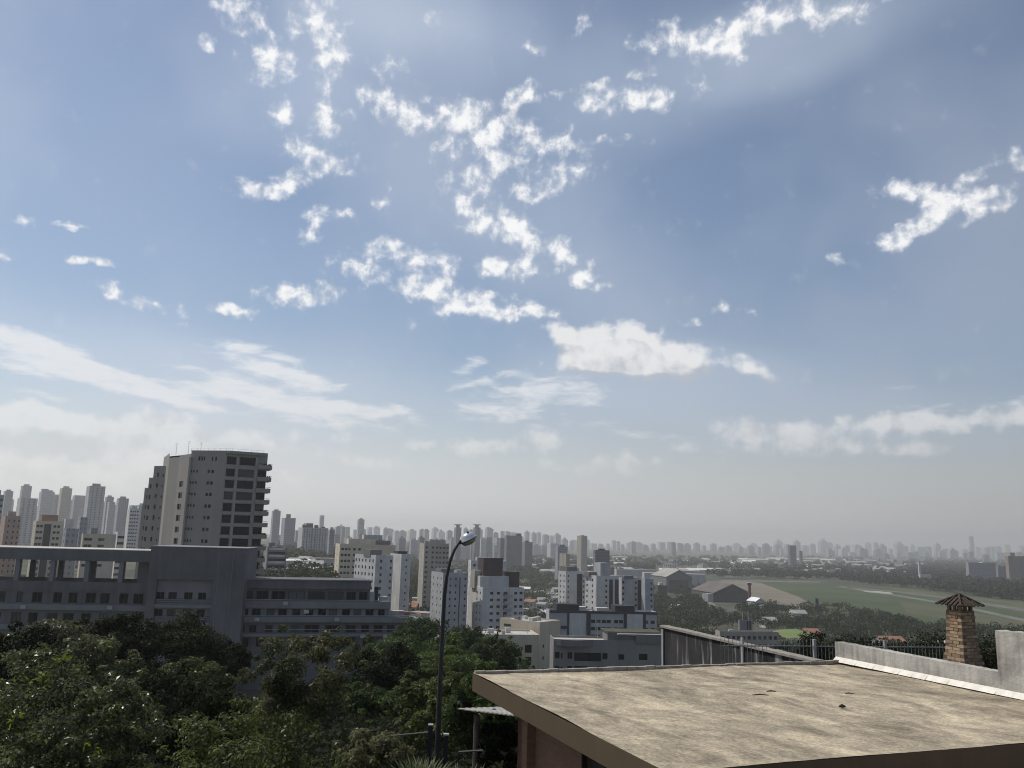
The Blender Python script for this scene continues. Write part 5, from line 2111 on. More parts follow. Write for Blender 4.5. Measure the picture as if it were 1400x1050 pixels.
def tower(xl, xr, ytop, d, k, yaw=18, cap=1, label=None, xs=None, group='towers on the hazy skyline', name='skyline_tower', win=False):
    """one far tower; far walls carry soft window rows in the material, nearer ones real openings"""
    xs = xs if xs is not None else xl + (xr - xl) * .3
    w = (xr - xl) * d / FPX
    caps = {0: (), 1: ((.5, .5, w * .35, w * .35, max(2.5, w * .14), FG[k]),), 2: ((.45, .5, w * .55, w * .5, w * .12, FG[k]), (.45, .5, w * .25, w * .25, w * .3, FG[k])),
            3: ((.3, .5, w * .3, w * .5, w * .16, FG[k]), (.75, .5, w * .22, w * .4, w * .1, FG[k]))}[cap]
    if group and label is None:
        where = group.replace('towers ', '').replace('faint ', 'faintly seen ')
        size = 'slim' if xr - xl < 8 else 'broad' if xr - xl > 11 else 'medium'
    shape = {0: 'flat topped', 1: 'lift box', 2: 'stepped top', 3: 'twin box'}[cap]
    if label is None:
        label = ('%s %s tower with a %s roof %s' % (size, TONE[k], shape, where)) if cap else '%s %s flat topped tower %s' % (size, TONE[k], where)
        group = label + ', lookalikes'
    if win:
        m = [PALE, WHITE, CREAM, GREY, WHITE, mat('rose_plaster', (0.40, 0.28, 0.235), (0.33, 0.23, 0.2), .1, streak=.4)][k]
        nf = win[0]
        return bld(name, label, 'tower', xl, xs, xr, ytop, d, yaw, m, 3.0, nf, left=W(*win[1], w=win[3]), right=W(*win[2], w=win[3]), boxes=caps, group=None, each=False)
    return bld(name, label, 'tower', xl, xs, xr, ytop, d, yaw, FG[k], boxes=caps, group=group, each=False)


# the cluster on the hill behind the long complex, each named by its look
tower(-14, 6, 676, 430, 0, 10, 1, 'pale tower with a column of dark windows, first of the hill cluster', win=(12, (.5,), (.3, .75), 1.5))
tower(3, 18.5, 671, 1400, 1, 20, 1, 'pale tower with lift box behind the dark windowed one')
tower(26, 44, 664, 1700, 0, 15, 1, 'blue grey tower with a narrow lift box above its neighbours')
tower(19, 52, 680.5, 1150, 0, 20, 0, 'broad grey tower with rows of wide dark windows', win=(20, (.3, .7), (.2, .5, .8), 2.2))
tower(50, 75, 672, 1650, 1, 25, 3, 'grey tower with a sloping stepped shoulder')
tower(79, 99, 667, 1500, 2, 12, 1, 'buff grey tower with a square lift box on top')
tower(72, 82, 676, 1700, 1, 12, 0, 'plain grey block squeezed between the stepped and the buff tower')
tower(96, 118, 677, 1700, 1, 12, 0, 'wide plain pale block behind the tall square topped tower')
tower(117, 144.5, 664, 1050, 0, 30, 1, 'tall grey tower with a wide square crown', xs=123, win=(22, (.5,), (.25, .5, .8), 1.4))
tower(142, 156, 679, 1400, 1, 15, 1, 'pale yellowish tower half hidden by the square crowned one')
tower(157, 176.5, 681, 1200, 0, 15, 1, 'grey tower with stacked dark window rows before the taupe tower')
tower(146, 158, 686, 1300, 1, 15, 0, 'narrow grey tower between two taller grey towers')
tower(172, 192, 695, 720, 4, 14, 1, 'white and blue grey tower with many small windows beside the taupe tower', win=(18, (.5,), (.15, .35, .55, .8), 1.3))
tower(186, 200, 690, 1300, 1, 14, 1, 'grey tower just behind the steps of the taupe tower')
tower(2, 29, 705, 460, 5, 16, 1, 'pinkish apartment block with a dark roof storey', xs=8, win=(14, (.5,), (.25, .6, .9), .8))
B = tower(46, 88, 712, 430, 2, 14, 0, 'cream apartment block with a dark column of balconies', xs=50, win=(14, (.5,), (.08, .2, .68, .82), 1.3))
trim(B, 'balcony_shade_strip', DARK, 'r', .30, .55, 1.5, 40, .1)  # flat dark strip painted for the balcony column
B2 = bld('penthouse_roof', 'low brown tiled roof storey set back on the cream block', 'roof storey', 55, 58, 80, 703.5, 445, 14, BRICKR, zb=B['ztop'] - 1.5, each=False)
tower(87, 108, 722.5, 420, 0, 24, 0, 'grey green block with a dark roof and shadowed side', xs=91)
bld('roof_canopy', 'glinting white metal roof sheet beside the cream block', 'roof', 88, 90, 102, 709.5, 520, 5, WHITE, roof=mat('bright_metal', (.85, .85, .85), None, 1, rough=.2, spec=.8, metal=.6), each=False, par=.1)
tower(106, 121, 707, 560, 0, 20, 0, 'grey block with a flat dark top beyond the white metal roof')
tower(112, 159, 729.5, 400, 2, 8, 0, 'low broad cream block with few recessed windows', xs=114, win=(5, (.5,), (.1, .22, .52, .6), 1.6))
tower(157, 171, 727, 420, 4, 14, 0, 'small white block with dark balcony slots by the blue grey tower', win=(8, (), (.5,), 3.0))
tower(121, 134, 722, 600, 3, 20, 0, 'dark block in the shade beneath the square crowned tower')
# beyond the taupe tower
tower(436, 443.5, 704.5, 2300, 1, 15, 0, 'slender pale tower standing well above the ridge line')
tower(487, 498.5, 710, 2100, 1, 15, 1, 'pale boxy tower standing above the ridge line')
tower(448, 458, 724, 900, 0, 15, 1, 'grey tower leaning against the brown crowned tower')
for a in (621, 647):
    b = tower(a, a + 10, 721, 1900, 3, 15, 0, 'dark grey tower with a spread crown, one of a matching pair', group='pair of crowned towers')
    q = b['P'] + b['e'] * b['wr'] / 2 + b['g'] * b['wl'] / 2
    t = MB()
    t.box((q.x, q.y), b['e'], b['g'], 7, 7, b['ztop'] - 1, b['ztop'] + 5)
    t.box((q.x, q.y), b['e'], b['g'], 15, 10, b['ztop'] + 5, b['ztop'] + 7)
    t.build('crown', FG[3], b['root'], b['root'].location)
r3 = random.Random(21)


def ridge(x0, x1, top, spread, d0, d1, wmin, wmax, step, ks, group):
    x = x0
    while x < x1:
        w = r3.uniform(wmin, wmax)
        y = top(x) + r3.uniform(-spread, spread * .8)
        tower(x, x + w, y, r3.uniform(d0, d1), r3.choice(ks), r3.uniform(5, 35), r3.choice([0, 1, 1, 2, 3]), group=group)
        x += w * r3.uniform(.6, 1.1) + r3.uniform(0, step)


ridge(452, 690, lambda x: 722.5 + (x - 452) * .022, 4.5, 3000, 4200, 7, 13, 3, [0, 1, 1, 2, 4], 'towers on the hazy ridge')
ridge(455, 700, lambda x: 733 + (x - 455) * .02, 4, 1500, 2200, 8, 15, 9, [0, 1, 3, 2, 4], 'towers on the slope below the ridge')
ridge(392, 470, lambda x: 722, 5, 1800, 2500, 6, 11, 10, [0, 1], 'towers beyond the brown crowned tower')
ridge(690, 780, lambda x: 729 + (x - 690) * .09, 5, 3800, 5000, 5, 10, 2, [0, 1, 4], 'towers where the ridge sinks to the plain')
ridge(780, 1080, lambda x: 742 + (x - 780) * .022, 4.5, 5200, 7000, 5, 12, 7, [0, 1, 1, 3], 'faint towers on the horizon')
ridge(1000, 1400, lambda x: 748.5 - 3 * math.sin((x - 1000) / 90), 5.5, 7200, 8700, 4, 16, 3, [0, 1, 1, 4], 'faint towers behind the airfield wood')
ridge(1130, 1400, lambda x: 754 + (x - 1130) * .012, 4, 5000, 6200, 5, 17, 12, [0, 1, 4, 3], 'towers at the edge of the airfield wood')
ridge(455, 760, lambda x: 738 + (x - 455) * .03, 4, 2300, 3000, 6, 19, 5, [0, 1, 2, 4], 'towers in the hollow of the ridge')
ridge(-5, 190, lambda x: 690, 7, 1700, 2300, 9, 17, 3, [0, 1, 4], 'towers packed behind the hill cluster')
ridge(375, 460, lambda x: 731, 5, 2200, 2800, 6, 14, 2, [0, 1, 2], 'towers beyond the striped office block')
tower(1324, 1331, 733.5, 7600, 1, 20, 1, 'tallest slim tower in the far haze, rising above the others')
tower(861, 870, 741, 4300, 0, 12, 1, 'single faint boxy tower above the low city', group=None)
tower(917, 924, 742, 3900, 3, 12, 1, 'faint dark dome shouldered tower above the low city', group=None)

# ------------------------------------------------------------------ low houses and sheds of the plain
ROOFT = mat('terracotta_roof', (0.34, 0.165, 0.105), (0.22, 0.115, 0.08), .3)
ROOFW = mat('white_roof', (0.74, 0.73, 0.70), (0.55, 0.54, 0.52), .1)
ROOFG = mat('fibre_cement_roof', (0.36, 0.35, 0.33), (0.24, 0.235, 0.22), .2)
HW = mat('house_wall', (0.55, 0.52, 0.47), (0.42, 0.40, 0.36), .2)


def house_mesh(w, d, h, rise, roofm, gable=True):
    b = MB()
    b.prism([(-w / 2, -d / 2), (w / 2, -d / 2), (w / 2, d / 2), (-w / 2, d / 2)], 0, h, not gable)
    # openings as dark recessed-looking boxes set into the wall face
    b.m = 2
    for s in (-.3, 0, .3):
        b.prism([(w * s - .6, -d / 2 - .02), (w * s + .6, -d / 2 - .02), (w * s + .6, -d / 2 + .1), (w * s - .6, -d / 2 + .1)], h * .3, h * .72, True, True)
    b.m = 1
    o = .5
    if gable:
        b.quad((-w / 2 - o, -d / 2 - o, h - .1), (w / 2 + o, -d / 2 - o, h - .1), (w / 2 + o, 0, h + rise), (-w / 2 - o, 0, h + rise))
        b.quad((w / 2 + o, d / 2 + o, h - .1), (-w / 2 - o, d / 2 + o, h - .1), (-w / 2 - o, 0, h + rise), (w / 2 + o, 0, h + rise))
        b.m = 0
        b.quad((w / 2, -d / 2, h), (w / 2, d / 2, h), (w / 2, 0, h + rise))
        b.quad((-w / 2, d / 2, h), (-w / 2, -d / 2, h), (-w / 2, 0, h + rise))
    else:
        b.prism([(-w / 2 - o, -d / 2 - o), (w / 2 + o, -d / 2 - o), (w / 2 + o, d / 2 + o), (-w / 2 - o, d / 2 + o)], h, h + .4, True, True)
    return b.mesh('low_house', [HW, roofm, GLASS])


HM = [(house_mesh(11, 9, 5, 2.4, ROOFT), 'low house with terracotta gable roof among the trees of the plain', 'terracotta roofed houses on the plain', 'house'),
      (house_mesh(10, 9, 6, 2.0, ROOFG), 'low house with grey gable roof among the trees of the plain', 'grey roofed houses on the plain', 'house'),
      (house_mesh(26, 13, 6, 2.0, ROOFW), 'white roofed shed among the trees of the plain', 'white sheds on the plain', 'shed'),
      (house_mesh(14, 11, 9, 0, ROOFG, False), 'boxy flat roofed building three storeys high on the plain', 'flat roofed blocks on the plain', 'building'),
      (house_mesh(38, 16, 7, 2.2, ROOFG), 'long grey roofed shed on the plain', 'grey sheds on the plain', 'shed')]
OCC = []       # (x, y, radius) kept clear of trees


def low(i, px, py, d=None, rot=None, s=1.0, zone='of the low city before the horizon'):
    mesh, lab, grp, cat = HM[i]
    lab = lab.replace('among the trees of the plain', zone).replace('of the plain', zone).replace('on the plain', zone)
    if s > 1.25:
        lab = 'large ' + lab
    grp = lab + ', lookalikes'
    if d is None:
        q = onz(px, py, 1.0)
    else:
        q = at(px, py, d)
    z = ground_z(q.x, q.y)
    o = bpy.data.objects.new('low_house' if cat == 'house' else ('shed' if cat == 'shed' else 'flat_roofed_block'), mesh)
    col.objects.link(o)
    o.location = (q.x, q.y, z - .2)
    o.rotation_euler = (0, 0, rad(rot if rot is not None else r3.uniform(-40, 40)))
    o.scale = (s, s, s)
    tag(o, lab, cat, grp)
    OCC.append((q.x, q.y, 9 * s if i < 2 else 15 * s))
    for kk in (18, 34):
        if q.y > 900:
            OCC.append((q.x - kk * q.x / q.y, q.y - kk, 8 * s))
    return o


# scattered over the low city between the blocks and the horizon
for k in range(170):
    px = r3.uniform(735, 1260)
    py = r3.uniform(765.5, 789) if px < 960 else r3.uniform(766.5, 786)
    low(r3.choice([0, 1, 1, 2, 3, 3, 4]), px, py + (px - 980) * .006, s=r3.uniform(.9, 1.5), zone='behind the long warehouses' if px < 960 else 'of the low city past the airfield')
for k in range(34):
    low(r3.choice([2, 2, 4, 3]), r3.uniform(1010, 1235), r3.uniform(766, 773), s=r3.uniform(1.3, 2.0), zone='beyond the airfield wood')
# between the hill towers: roofs seen past the right wing
for k in range(26):
    px = r3.uniform(392, 470)
    d = r3.uniform(520, 760)
    low(r3.choice([0, 1, 3, 1, 2]), px, 770, d, s=r3.uniform(.8, 1.2), zone='below the brown crowned tower')
for k in range(14):
    px = r3.uniform(560, 600)
    low(r3.choice([0, 1, 3, 1]), px, 770, r3.uniform(430, 620), s=r3.uniform(.8, 1.1), zone='beside the beige tower')
for k in range(20):
    px = r3.uniform(690, 770)
    low(r3.choice([0, 1, 2, 1]), px, 770, r3.uniform(560, 1000), s=r3.uniform(.7, 1.0), zone='behind the brown topped block')
# single roofs below the fence
for (i, px, py, d, rot, s, lab) in ((0, 1107, 858, 560, 20, 1.0, 'low house with bright terracotta roof by the small lawn'), (2, 1277, 876, 520, 12, .75, 'pale blue grey shed roof beyond the fence by the chimney'),
                                    (0, 1215, 872, 500, 8, 1.3, 'long terracotta roof half hidden in trees beyond the fence'), (1, 1050, 845, 640, 15, 1.0, 'grey roofed house next to the small lawn'),
                                    (2, 930, 806, 780, 15, .7, 'white shed on the wooded slope before the grey hangar'), (1, 1090, 843, 700, 5, 1.2, 'grey house at the end of the bare apron')):
    o = low(i, px, py, d, rot, s)
    o['label'] = lab
    if 'group' in o:
        del o['group']

# small dark aircraft sheds and a mast at the end of the apron
q = onz(1117, 834, 0)
t = MB()
t.box((q.x, q.y), (1, 0), (0, 1), 2.6, 2.6, -.2, 11)
tag(t.build('mast_block', mat('blue_container', (0.03, 0.05, 0.10)), None, (q.x, q.y, 0)), 'dark blue upright block at the end of the apron', 'block')

# ------------------------------------------------------------------ trees
BARK = mat('bark', (0.085, 0.062, 0.045), (0.05, 0.037, 0.028), 3.0, bump=.4)
LF_GLOSSY = leaf_mat('glossy_leaf', (0.016, 0.024, 0.009), (0.19, 0.205, 0.085), .30, .36, .35)  # bright end raised so colour imitates leaves catching the sun
LF_DARK = leaf_mat('dark_leaf', (0.006, 0.009, 0.004), (0.030, 0.036, 0.014), .55, .25, .05)  # darkened so the leaf colour itself carries the shadow gaps between crowns
LF_OLIVE = leaf_mat('olive_leaf', (0.022, 0.027, 0.011), (0.16, 0.155, 0.075), .42, .36, .2)
LF_LIGHT = leaf_mat('light_leaf', (0.032, 0.042, 0.013), (0.225, 0.235, 0.088), .42, .40, .2)  # brightened so this crown looks sunlit against the dark ones
LF_GREEN = leaf_mat('green_leaf', (0.016, 0.030, 0.010), (0.095, 0.125, 0.040), .45, .36)
LF_FAR = leaf_mat('distant_leaf', (0.011, 0.018, 0.007), (0.037, 0.046, 0.016), .6, .25)
LF_GRASS = leaf_mat('striped_grass', (0.10, 0.12, 0.055), (0.26, 0.28, 0.17), .4, .3)


def leaves(name, pos, nrm, size, m, aspect=.45, seed=0, cup=.12):
    """mesh of pointed leaf faces at pos, roughly facing nrm"""
    g = np.random.default_rng(seed)
    n = len(pos)
    nrm = nrm / np.linalg.norm(nrm, axis=1, keepdims=True)
    t = g.normal(size=(n, 3))
    t -= nrm * np.sum(t * nrm, axis=1, keepdims=True)
    t /= np.linalg.norm(t, axis=1, keepdims=True)
    b = np.cross(nrm, t)
    s = size[:, None]
    v = np.empty((n, 4, 3))
    v[:, 0] = pos - t * s * .5
    v[:, 1] = pos + b * s * aspect * .5 + nrm * s * cup
    v[:, 2] = pos + t * s * .5
    v[:, 3] = pos - b * s * aspect * .5 + nrm * s * cup
    me = bpy.data.meshes.new(name)
    me.vertices.add(n * 4)
    me.vertices.foreach_set('co', v.reshape(-1).astype(np.float32))
    me.loops.add(n * 4)
    me.loops.foreach_set('vertex_index', np.arange(n * 4, dtype=np.int32))
    me.polygons.add(n)
    me.polygons.foreach_set('loop_start', np.arange(0, n * 4, 4, dtype=np.int32))
    me.polygons.foreach_set('loop_total', np.full(n, 4, dtype=np.int32))
    me.materials.append(m)
    me.update(calc_edges=True)
    return me


def crown(seed, R, H, nclump, nleaf, leaf, m, form='round', clump=.3, name='crown', upbias=.35, spread=.5, aspect=.45):
    """leaf mesh of a crown of radius R and height H about its own centre; returns mesh and clump centres"""
    g = np.random.default_rng(seed)
    C = []
    rad_ = []
    while len(C) < nclump:
        p = g.uniform(-1, 1, 3)
        l = np.linalg.norm(p)
        if l > 1 or l < .35:
            continue
        if form == 'flat':
            p[2] = abs(p[2]) * .9 - .25
            if p[2] > .35 and l > .8:
                continue
        if form == 'round' and p[2] < -.75:
            continue
        if form == 'cone':
            if math.hypot(p[0], p[1]) > (1 - p[2]) * .55 + .12:
                continue
        c = p * np.array([R, R, H / 2]) * (1 - clump * .55)
        C.append(c)
        rad_.append(clump * R * g.uniform(.35, 1.25))
    for k in range(int(nclump * .6)):
        p = g.normal(size=3)
        p[2] = abs(p[2]) * 1.1 - .3
        p /= np.linalg.norm(p)
        if form == 'cone':
            continue
        C.append(p * np.array([R, R, H / 2]) * g.uniform(.86, 1.12))
        rad_.append(clump * R * g.uniform(.22, .5))
    C = np.array(C)
    rad_ = np.array(rad_)
    nclump = len(C)
    w = rad_ ** 2
    idx = g.choice(nclump, nleaf, p=w / w.sum())
    d = g.normal(size=(nleaf, 3))
    d[:, 2] += upbias
    d /= np.linalg.norm(d, axis=1, keepdims=True)
    rr = rad_[idx] * (1.12 - .62 * g.random(nleaf))
    sq = np.array([1, 1, .5 if form == 'flat' else .8])
    pos = C[idx] + d * rr[:, None] * sq
    nrm = d + g.normal(size=(nleaf, 3)) * spread + np.array([0, 0, .4])
    size = leaf * g.uniform(.6, 1.35, nleaf)
    return leaves(name, pos, nrm, size, m, aspect, seed + 1), C, rad_


def tree(name, label, cat, base, cz, R, H, m, seed, nleaf, leaf, form='round', nclump=40, clump=.3, trunk=.16, group=None, lean=0.0, aspect=.45, upbias=.35, vis=9):
    """thing > trunk, crown; base on the ground, crown centre at height cz"""
    base = Vector(base)
    root = empty(name, base)
    tag(root, label, cat, group)
    me, C, rr = crown(seed, R, H, nclump, nleaf, leaf, m, form, clump, aspect=aspect, upbias=upbias)
    o = bpy.data.objects.new('crown', me)
    col.objects.link(o)
    o.parent = root
    o.location = (lean, 0, cz - base.z)
    b = MB()
    hh = cz - base.z
    g = random.Random(seed)
    fork = max(hh - H * .35, hh * .35)
    ftop = Vector((lean * .8, 0, fork))
    b.tube([(0, 0, -.3), (lean * .3, 0, fork * .5), ftop], [trunk * 1.25, trunk, trunk * .8], 8)
    order = sorted(range(len(C)), key=lambda i: -rr[i])[:vis]
    for i in order:
        c = Vector(C[i]) + Vector((lean, 0, hh))
        mid = ftop.lerp(c, .5) + Vector((g.uniform(-.15, .15), g.uniform(-.15, .15), g.uniform(-.1, .25))) * R * .3
        b.tube([ftop, mid, c], [trunk * .55, trunk * .35, trunk * .12], 6)
    t = b.build('trunk', BARK, root, base)
    return root


def gz(p):
    return Vector((p.x, p.y, ground_z(p.x, p.y)))


# near trees, each at its own distance
def near(label, px, py, d, wpx, hpx, m, seed, nleaf, leaf, form='round', name='garden_tree', cat='tree', **kw):
    """crown centred at photo point (px,py) at distance d, wpx by hpx wide and high as seen"""
    q = at(px, py, d)
    R = wpx * d / FPX / 2
    H = hpx * d / FPX
    return tree(name, label, cat, gz(q), q.z, R, H, m, seed, nleaf, leaf, form, **kw)


near('leafy tree with small glossy sunlit leaves rising before the grey complex', 50, 1010, 15.5, 250, 250, LF_GLOSSY, 101, 21000, .08, nclump=80, clump=.22, trunk=.12, vis=16)
near('glossy leaved tree shoulder beside the yellow tipped shoots', 150, 1030, 14.5, 140, 200, LF_GLOSSY, 102, 10000, .075, nclump=50, clump=.23, trunk=.1, vis=14)
near('olive tree with bare slender trunk and spreading leafy crown', 418, 922, 17.0, 168, 122, LF_OLIVE, 103, 15000, .066, nclump=46, clump=.21, trunk=.055, vis=22)
near('light green broad leaved bush tree under the slender trunked one', 345, 1040, 21.0, 230, 150, LF_LIGHT, 104, 14000, .105, nclump=55, clump=.22, trunk=.1, vis=14)
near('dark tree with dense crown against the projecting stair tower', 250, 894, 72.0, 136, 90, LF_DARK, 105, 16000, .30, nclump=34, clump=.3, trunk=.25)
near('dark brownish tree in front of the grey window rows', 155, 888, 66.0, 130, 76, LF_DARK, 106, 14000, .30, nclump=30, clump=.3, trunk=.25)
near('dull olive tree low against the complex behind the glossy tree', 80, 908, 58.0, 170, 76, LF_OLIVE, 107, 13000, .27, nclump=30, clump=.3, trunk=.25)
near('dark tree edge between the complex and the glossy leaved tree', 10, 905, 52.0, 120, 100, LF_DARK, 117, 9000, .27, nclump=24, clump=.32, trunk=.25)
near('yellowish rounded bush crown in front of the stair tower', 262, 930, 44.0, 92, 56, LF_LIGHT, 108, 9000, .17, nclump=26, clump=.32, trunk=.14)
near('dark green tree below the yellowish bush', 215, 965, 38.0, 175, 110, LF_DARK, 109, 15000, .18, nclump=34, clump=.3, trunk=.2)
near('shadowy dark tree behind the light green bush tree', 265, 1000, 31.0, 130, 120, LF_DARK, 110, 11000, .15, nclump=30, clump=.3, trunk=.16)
near('small dark palm-like tree in front of the plain stair tower wall', 318, 905, 80.0, 46, 60, LF_DARK, 111, 3500, .35, nclump=14, clump=.4, trunk=.15)
near('flat layered tree with dark green tiers beside the wing end', 560, 893, 78.0, 150, 60, LF_GREEN, 112, 16000, .26, form='flat', nclump=40, clump=.26, trunk=.25)
near('dark layered tree standing behind the lamp pole', 610, 915, 70.0, 130, 80, LF_GREEN, 113, 13000, .26, form='flat', nclump=34, clump=.28, trunk=.25)
near('dark green crown at the foot of the right wing', 525, 918, 62.0, 100, 66, LF_DARK, 115, 10000, .26, nclump=28, clump=.3, trunk=.22)
near('bright green flat topped tree between the slender tree and the lamp', 545, 962, 42.0, 140, 76, LF_GREEN, 116, 15000, .17, form='flat', nclump=36, clump=.28, trunk=.18)
near('loose leafy green tree around the lower lamp pole', 600, 980, 30.0, 120, 110, LF_LIGHT, 118, 10000, .14, nclump=30, clump=.3, trunk=.12)
near('loose green tree between the lamp pole and the brick house', 668, 975, 26.0, 120, 120, LF_GREEN, 119, 11000, .13, nclump=34, clump=.3, trunk=.12)
near('dark shrub against the brick pier of the house', 682, 1025, 19.0, 60, 90, LF_DARK, 120, 5000, .09, nclump=20, clump=.35, trunk=.06, name='garden_shrub', cat='shrub')
near('low olive hedge shrub left of the garden fence', 510, 1030, 24.0, 100, 50, LF_OLIVE, 121, 8000, .11, nclump=26, clump=.33, trunk=.08, name='garden_shrub', cat='shrub')
near('round dense green tree in front of the cream block', 678, 897, 118.0, 66, 62, LF_GREEN, 122, 9000, .36, nclump=30, clump=.32, trunk=.25)
near('tree top beside the pale rubble wall left of the round tree', 628, 888, 128.0, 60, 50, LF_GREEN, 123, 6000, .4, nclump=22, clump=.33, trunk=.25)
near('dark crown between the lamp and the wing end', 575, 868, 150.0, 80, 40, LF_GREEN, 124, 6000, .45, nclump=22, clump=.33, trunk=.3)
near('bushy tree at the base of the pale tower behind the lamp', 640, 872, 200.0, 60, 26, LF_FAR, 125, 3500, .6, nclump=18, clump=.35, trunk=.3)
for k_, (px_, py_, d_, w_) in enumerate(((235, 1000, 96.0, 110), (320, 985, 100.0, 100), (395, 990, 104.0, 100), (462, 975, 98.0, 100), (520, 1000, 92.0, 100), (350, 1035, 86.0, 110), (450, 1040, 84.0, 110))):  # trees added to fill the shadowed hollow, their shade set by leaf colour
    near(['dark tree at the foot of the stair tower', 'dark tree at the foot of the complex behind the slender trunk', 'shaded tree under the middle of the complex', 'shaded tree below the right wing',
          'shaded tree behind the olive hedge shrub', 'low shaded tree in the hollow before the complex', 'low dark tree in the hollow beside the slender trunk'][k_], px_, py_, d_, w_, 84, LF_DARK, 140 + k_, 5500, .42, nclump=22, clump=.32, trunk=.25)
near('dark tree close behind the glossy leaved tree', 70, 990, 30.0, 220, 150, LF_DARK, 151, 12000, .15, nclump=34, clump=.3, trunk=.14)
# young yellow-green shoots on the glossy tree
# clipped hedge beyond the picket fence
hq = at(1108, 897, 28.0)
tree('clipped_hedge', 'dark clipped hedge behind the picket fence at the end of the slab', 'hedge', gz(hq), hq.z - .6, 1.35, 2.4, LF_DARK, 131, 9000, .10, nclump=40, clump=.35, trunk=.05)
hq = at(1180, 893, 30.0)
near('dark shrub row behind the fence and white parapet', 1195, 903, 30.0, 120, 34, LF_DARK, 132, 8000, .11, nclump=30, clump=.35, trunk=.05, name='hedge_shrub', cat='shrub')
near('dark shrub behind the brick chimney and fence', 1320, 905, 30.0, 150, 50, LF_DARK, 133, 8000, .11, nclump=30, clump=.35, trunk=.05, name='hedge_shrub', cat='shrub')


# striped grass clump by the lamp foot
def grass_clump(label, px, py, d, wpx, n, seed):
    q = at(px, py, d)
    zg = q.z - 1.2
    g = random.Random(seed)
    R = wpx * d / FPX / 2
    b = MB()
    for i in range(n):
        a = g.uniform(0, 2 * math.pi)
        r0 = R * .45 * math.sqrt(g.random())
        x, y = q.x + r0 * math.cos(a), q.y + r0 * math.sin(a)
        L_ = g.uniform(.7, 1.15) * 1.15
        oa = a + g.uniform(-.7, .7)
        out = g.uniform(.25, .9) * R * .9
        w = g.uniform(.018, .03)
        px_, py_ = -math.sin(oa) * w, math.cos(oa) * w
        prev = None
        for k in range(5):
            t = k / 4
            cx, cy_ = x + math.cos(oa) * out * t ** 1.5, y + math.sin(oa) * out * t ** 1.5
            cz_ = zg + L_ * (t * 1.25 - .55 * t * t) * 1.25
            ww = 1 - t ** 2 * .95
            cur = ((cx - px_ * ww, cy_ - py_ * ww, cz_), (cx + px_ * ww, cy_ + py_ * ww, cz_))
            if prev:
                b.quad(prev[0], prev[1], cur[1], cur[0])
            prev = cur
    root = empty('ornamental_grass', (q.x, q.y, zg))
    tag(root, label, 'grass clump')
    b.build('blades', LF_GRASS, root, root.location)
    p = MB()
    p.tube([(q.x, q.y, ground_z(q.x, q.y) - .2), (q.x, q.y, zg + .1)], [R * .75, R * .6], 12)
    p.build('root_mound', mat('mound_earth', (0.05, 0.045, 0.03)), root, root.location)


grass_clump('pale striped ornamental grass clump around the lamp foot', 575, 1040, 15.5, 110, 700, 3)
grass_clump('pale striped grass clump on the house side of the lamp', 632, 1046, 15.0, 80, 420, 4)

# ------------------------------------------------------------------ trees of the slope and the plain
proto = []
for i, (R, H, form, ncl, m) in enumerate(((5.2, 8.5, 'round', 18, LF_FAR), (6.2, 7.5, 'round', 22, LF_FAR), (4.2, 9.5, 'round', 14, LF_FAR), (6.8, 6.0, 'flat', 20, LF_GREEN), (5.0, 8.0, 'round', 16, LF_OLIVE), (4.6, 7.0, 'round', 14, LF_DARK))):
    me, C, rr = crown(200 + i, R, H, ncl, 1500, 1.0, m, form, .36, spread=.6, aspect=.7)
    b = MB()
    b.tube([(0, 0, -6.5), (.1, 0, -3), (0, .1, 0)], [.45, .35, .2], 7)
    for k in range(5):
        c = Vector(C[k])
        b.tube([(.05, 0, -2.6), c * .6 + Vector((0, 0, -.4)), c], [.22, .15, .06], 5)
    proto.append((me, b.mesh('trunk', BARK), R, H))


def inpoly(x, y, P):
    c = False
    n = len(P)
    for i in range(n):
        x1, y1, x2, y2 = P[i][0], P[i][1], P[(i + 1) % n][0], P[(i + 1) % n][1]
        if (y1 > y) != (y2 > y) and x < (x2 - x1) * (y - y1) / (y2 - y1) + x1:
            c = not c
    return c


KEEP = [[(p.x, p.y) for p in field],
        [(p.x, p.y) for p in zpts([(960, 791), (1120, 793), (1120, 838), (1030, 836), (955, 830)])],
        [(p.x, p.y) for p in zpts([(895, 776), (965, 776), (965, 800), (895, 802)])],
        [(p.x, p.y) for p in zpts([(1055, 862), (1116, 862), (1118, 884), (1050, 884)], 6.0)],
        [(p.x, p.y) for p in zpts([(985, 815), (1010, 846), (985, 850), (955, 826)])]]
for o in list(scene.objects):
    if o.parent is None and o.get('category') in ('building', 'apartment building', 'apartment tower', 'tower', 'office building', 'hangar', 'warehouse', 'water tower') and o.type == 'EMPTY':
        mx = 9.0
        for c in o.children:
            if c.type == 'MESH' and c.name.startswith(('wall', 'stair_tower', 'lower')):
                dims = [v.co for v in c.data.vertices]
                mx = max(mx, max(math.hypot(v.x, v.y) for v in dims) * .95)
        OCC.append((o.location.x, o.location.y, min(mx + 3, 45)))


def free(x, y, r):
    for P in KEEP:
        if inpoly(x, y, P):
            return False
    for ox, oy, orr in OCC:
        if (x - ox) ** 2 + (y - oy) ** 2 < (orr + r * .6) ** 2:
            return False
    return True


def view_px(x, y, z):
    p = Vector((x, y, z)) - EYE
    c = p.dot(_F)
    return 700 + FPX * p.dot(_R) / c, 525 - FPX * p.dot(_V) / c


